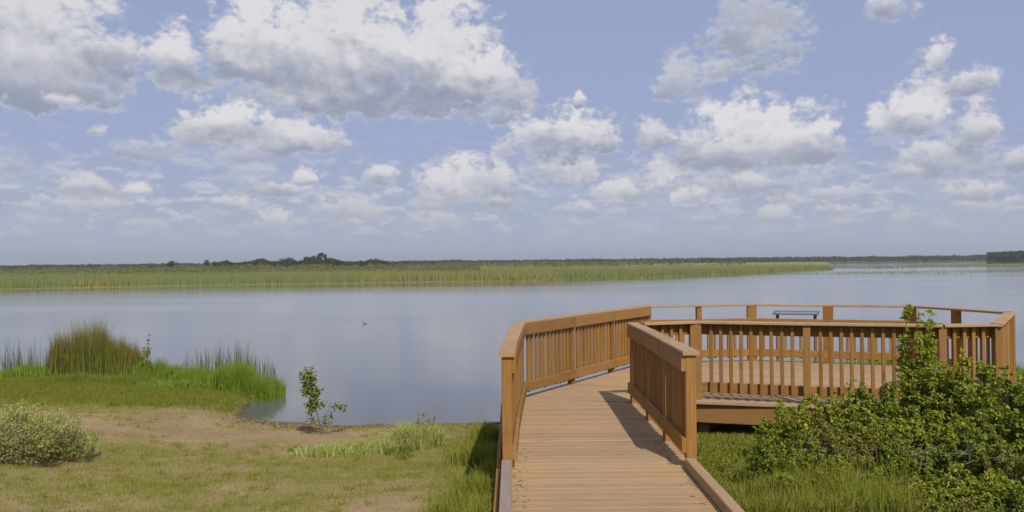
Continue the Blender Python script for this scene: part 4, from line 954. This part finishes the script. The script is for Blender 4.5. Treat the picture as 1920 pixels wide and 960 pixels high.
TR = [(321, 490, 430, 26, 'round', 'small round tree alone on the skyline at the far left'),
      (388, 488, 520, 18, 'round', 'tiny round tree, second lone one from the left on the skyline'),
      (412, 491, 500, 8, 'round', 'narrow little tree just right of the tiny round tree'),
      (427, 491, 480, 14, 'bushy', 'low bushy tree at the left end of the dark row'),
      (482, 491, 460, 30, 'bushy', 'wide low bushy tree left of the domed tree'),
      (512, 490, 440, 26, 'bushy', 'dark shrubby tree directly left of the domed tree'),
      (543, 484, 470, 38, 'round', 'broad domed tree left of the three poplars'),
      (566, 489, 450, 20, 'bushy', 'low tree between the domed tree and the poplars'),
      (586, 481, 480, 10, 'poplar', 'thin poplar, leftmost and lowest of the three poplars'),
      (598, 474, 480, 24, 'poplar', 'tallest and widest poplar in the middle of the three'),
      (611, 477, 480, 13, 'poplar', 'thin poplar on the right of the tallest one'),
      (628, 490, 440, 30, 'bushy', 'low brownish tree right of the poplars'),
      (655, 491, 470, 26, 'bushy', 'low dark tree, second right of the poplars'),
      (704, 486, 520, 30, 'round', 'domed tree standing by itself right of the dark row'),
      (812, 493, 560, 20, 'bushy', 'flat shrubby tree left of the middle of the far shore'),
      (868, 492, 560, 18, 'bushy', 'small shrubby tree near the middle of the far shore'),
      (1128, 487, 800, 26, 'bushy', 'slight dark bump of a tree on the far treeline behind the platform'),
      ]
for i, (px, pt, d, w, k, lb) in enumerate(TR): far_tree(px, pt, d, w, k, lb, idx=i)
# scrub on the marsh, and distant woods that read as one mass
def mass(name, px0, px1, d0, d1, n, hpx, wob, size, mat, label, seed, cat='woodland', dens=None):
    r = np.random.default_rng(seed); p = r.uniform(px0, px1, n); d = r.uniform(d0, d1, n); x_ = (p - 960) / FOC * d
    hh = (hpx(p) if callable(hpx) else hpx) * d / FOC * (1 - wob + 2 * wob * fbm(p * 1.0, d * .2, 34, seed)) + wob * 2.0 * vnoise(p, d * 0, 9, seed + 5)
    if dens is not None: k = fbm(x_, d, dens[0], seed + 9) > dens[1]; x_, d, hh = x_[k], d[k], hh[k]; n = len(x_)
    z0 = np.maximum(ground_z(x_, d), WATER); Z = z0 + hh * r.random(n) ** .7
    V, F = clump_quads(np.stack([x_, d, Z], -1), size * d / 500 * r.uniform(.6, 1.3, n), r)
    tag(link(name, mesh_np(name, V, F), mat), label, cat, kind='stuff')
tp = lambda off: (lambda p: off + 0 * p)
mass('marsh_scrub', -140, 900, 150, 420, 66000, 6.4, .6, 0.8, M_scrub, 'grey-green scrub on the marsh in front of the far trees', 1, 'scrub', (30, .50))
mass('dark_tree_row', 400, 760, 430, 520, 26000, 11.5, .75, 1.2, M_tree, 'dark row of bushy trees under the poplars', 2)
mass('far_woodland_left', -400, 560, 800, 1100, 30000, 4.6, .35, 1.5, M_wood_far, 'thin dark woodland on the horizon at the left', 3)
mass('far_woodland_right', 500, 2300, 950, 1300, 52000, 5.4, .35, 1.6, M_wood_far, 'long thin dark woodland on the horizon at the right', 4)
mass('right_wood', 1852, 2250, 660, 740, 26000, 15.5, .2, 1.4, M_wood_far, 'tall dark wood on the horizon at the far right', 6)
mass('middle_scrub', 820, 1400, 380, 560, 12000, 6.0, .4, 1.0, M_scrub, 'low scrub along the back of the marsh behind the platform', 7, 'scrub', (30, .52))

# ------------------------------------------------------------------ haze
if True:
    hx = 7600; top = 60.0; bot = -3.9
    Vb = [(sx * hx, sy * hx, z_) for z_ in (bot, top) for sx, sy in ((-1, -1), (1, -1), (1, 1), (-1, 1))]
    me = bpy.data.meshes.new('haze'); me.from_pydata(Vb, [], [(3, 2, 1, 0), (4, 5, 6, 7), (0, 1, 5, 4), (1, 2, 6, 5), (2, 3, 7, 6), (3, 0, 4, 7)]); me.update()
    q = NT('haze_air'); pv = q.n('ShaderNodeVolumePrincipled'); pv.inputs['Color'].default_value = (.86, .92, 1.0, 1); pv.inputs['Density'].default_value = .00022; pv.inputs['Anisotropy'].default_value = .2
    o_ = q.n('ShaderNodeOutputMaterial'); q.l(pv.outputs[0], o_.inputs['Volume'])
    hz_o = link('haze', me, q.mat); tag(hz_o, kind='stuff')
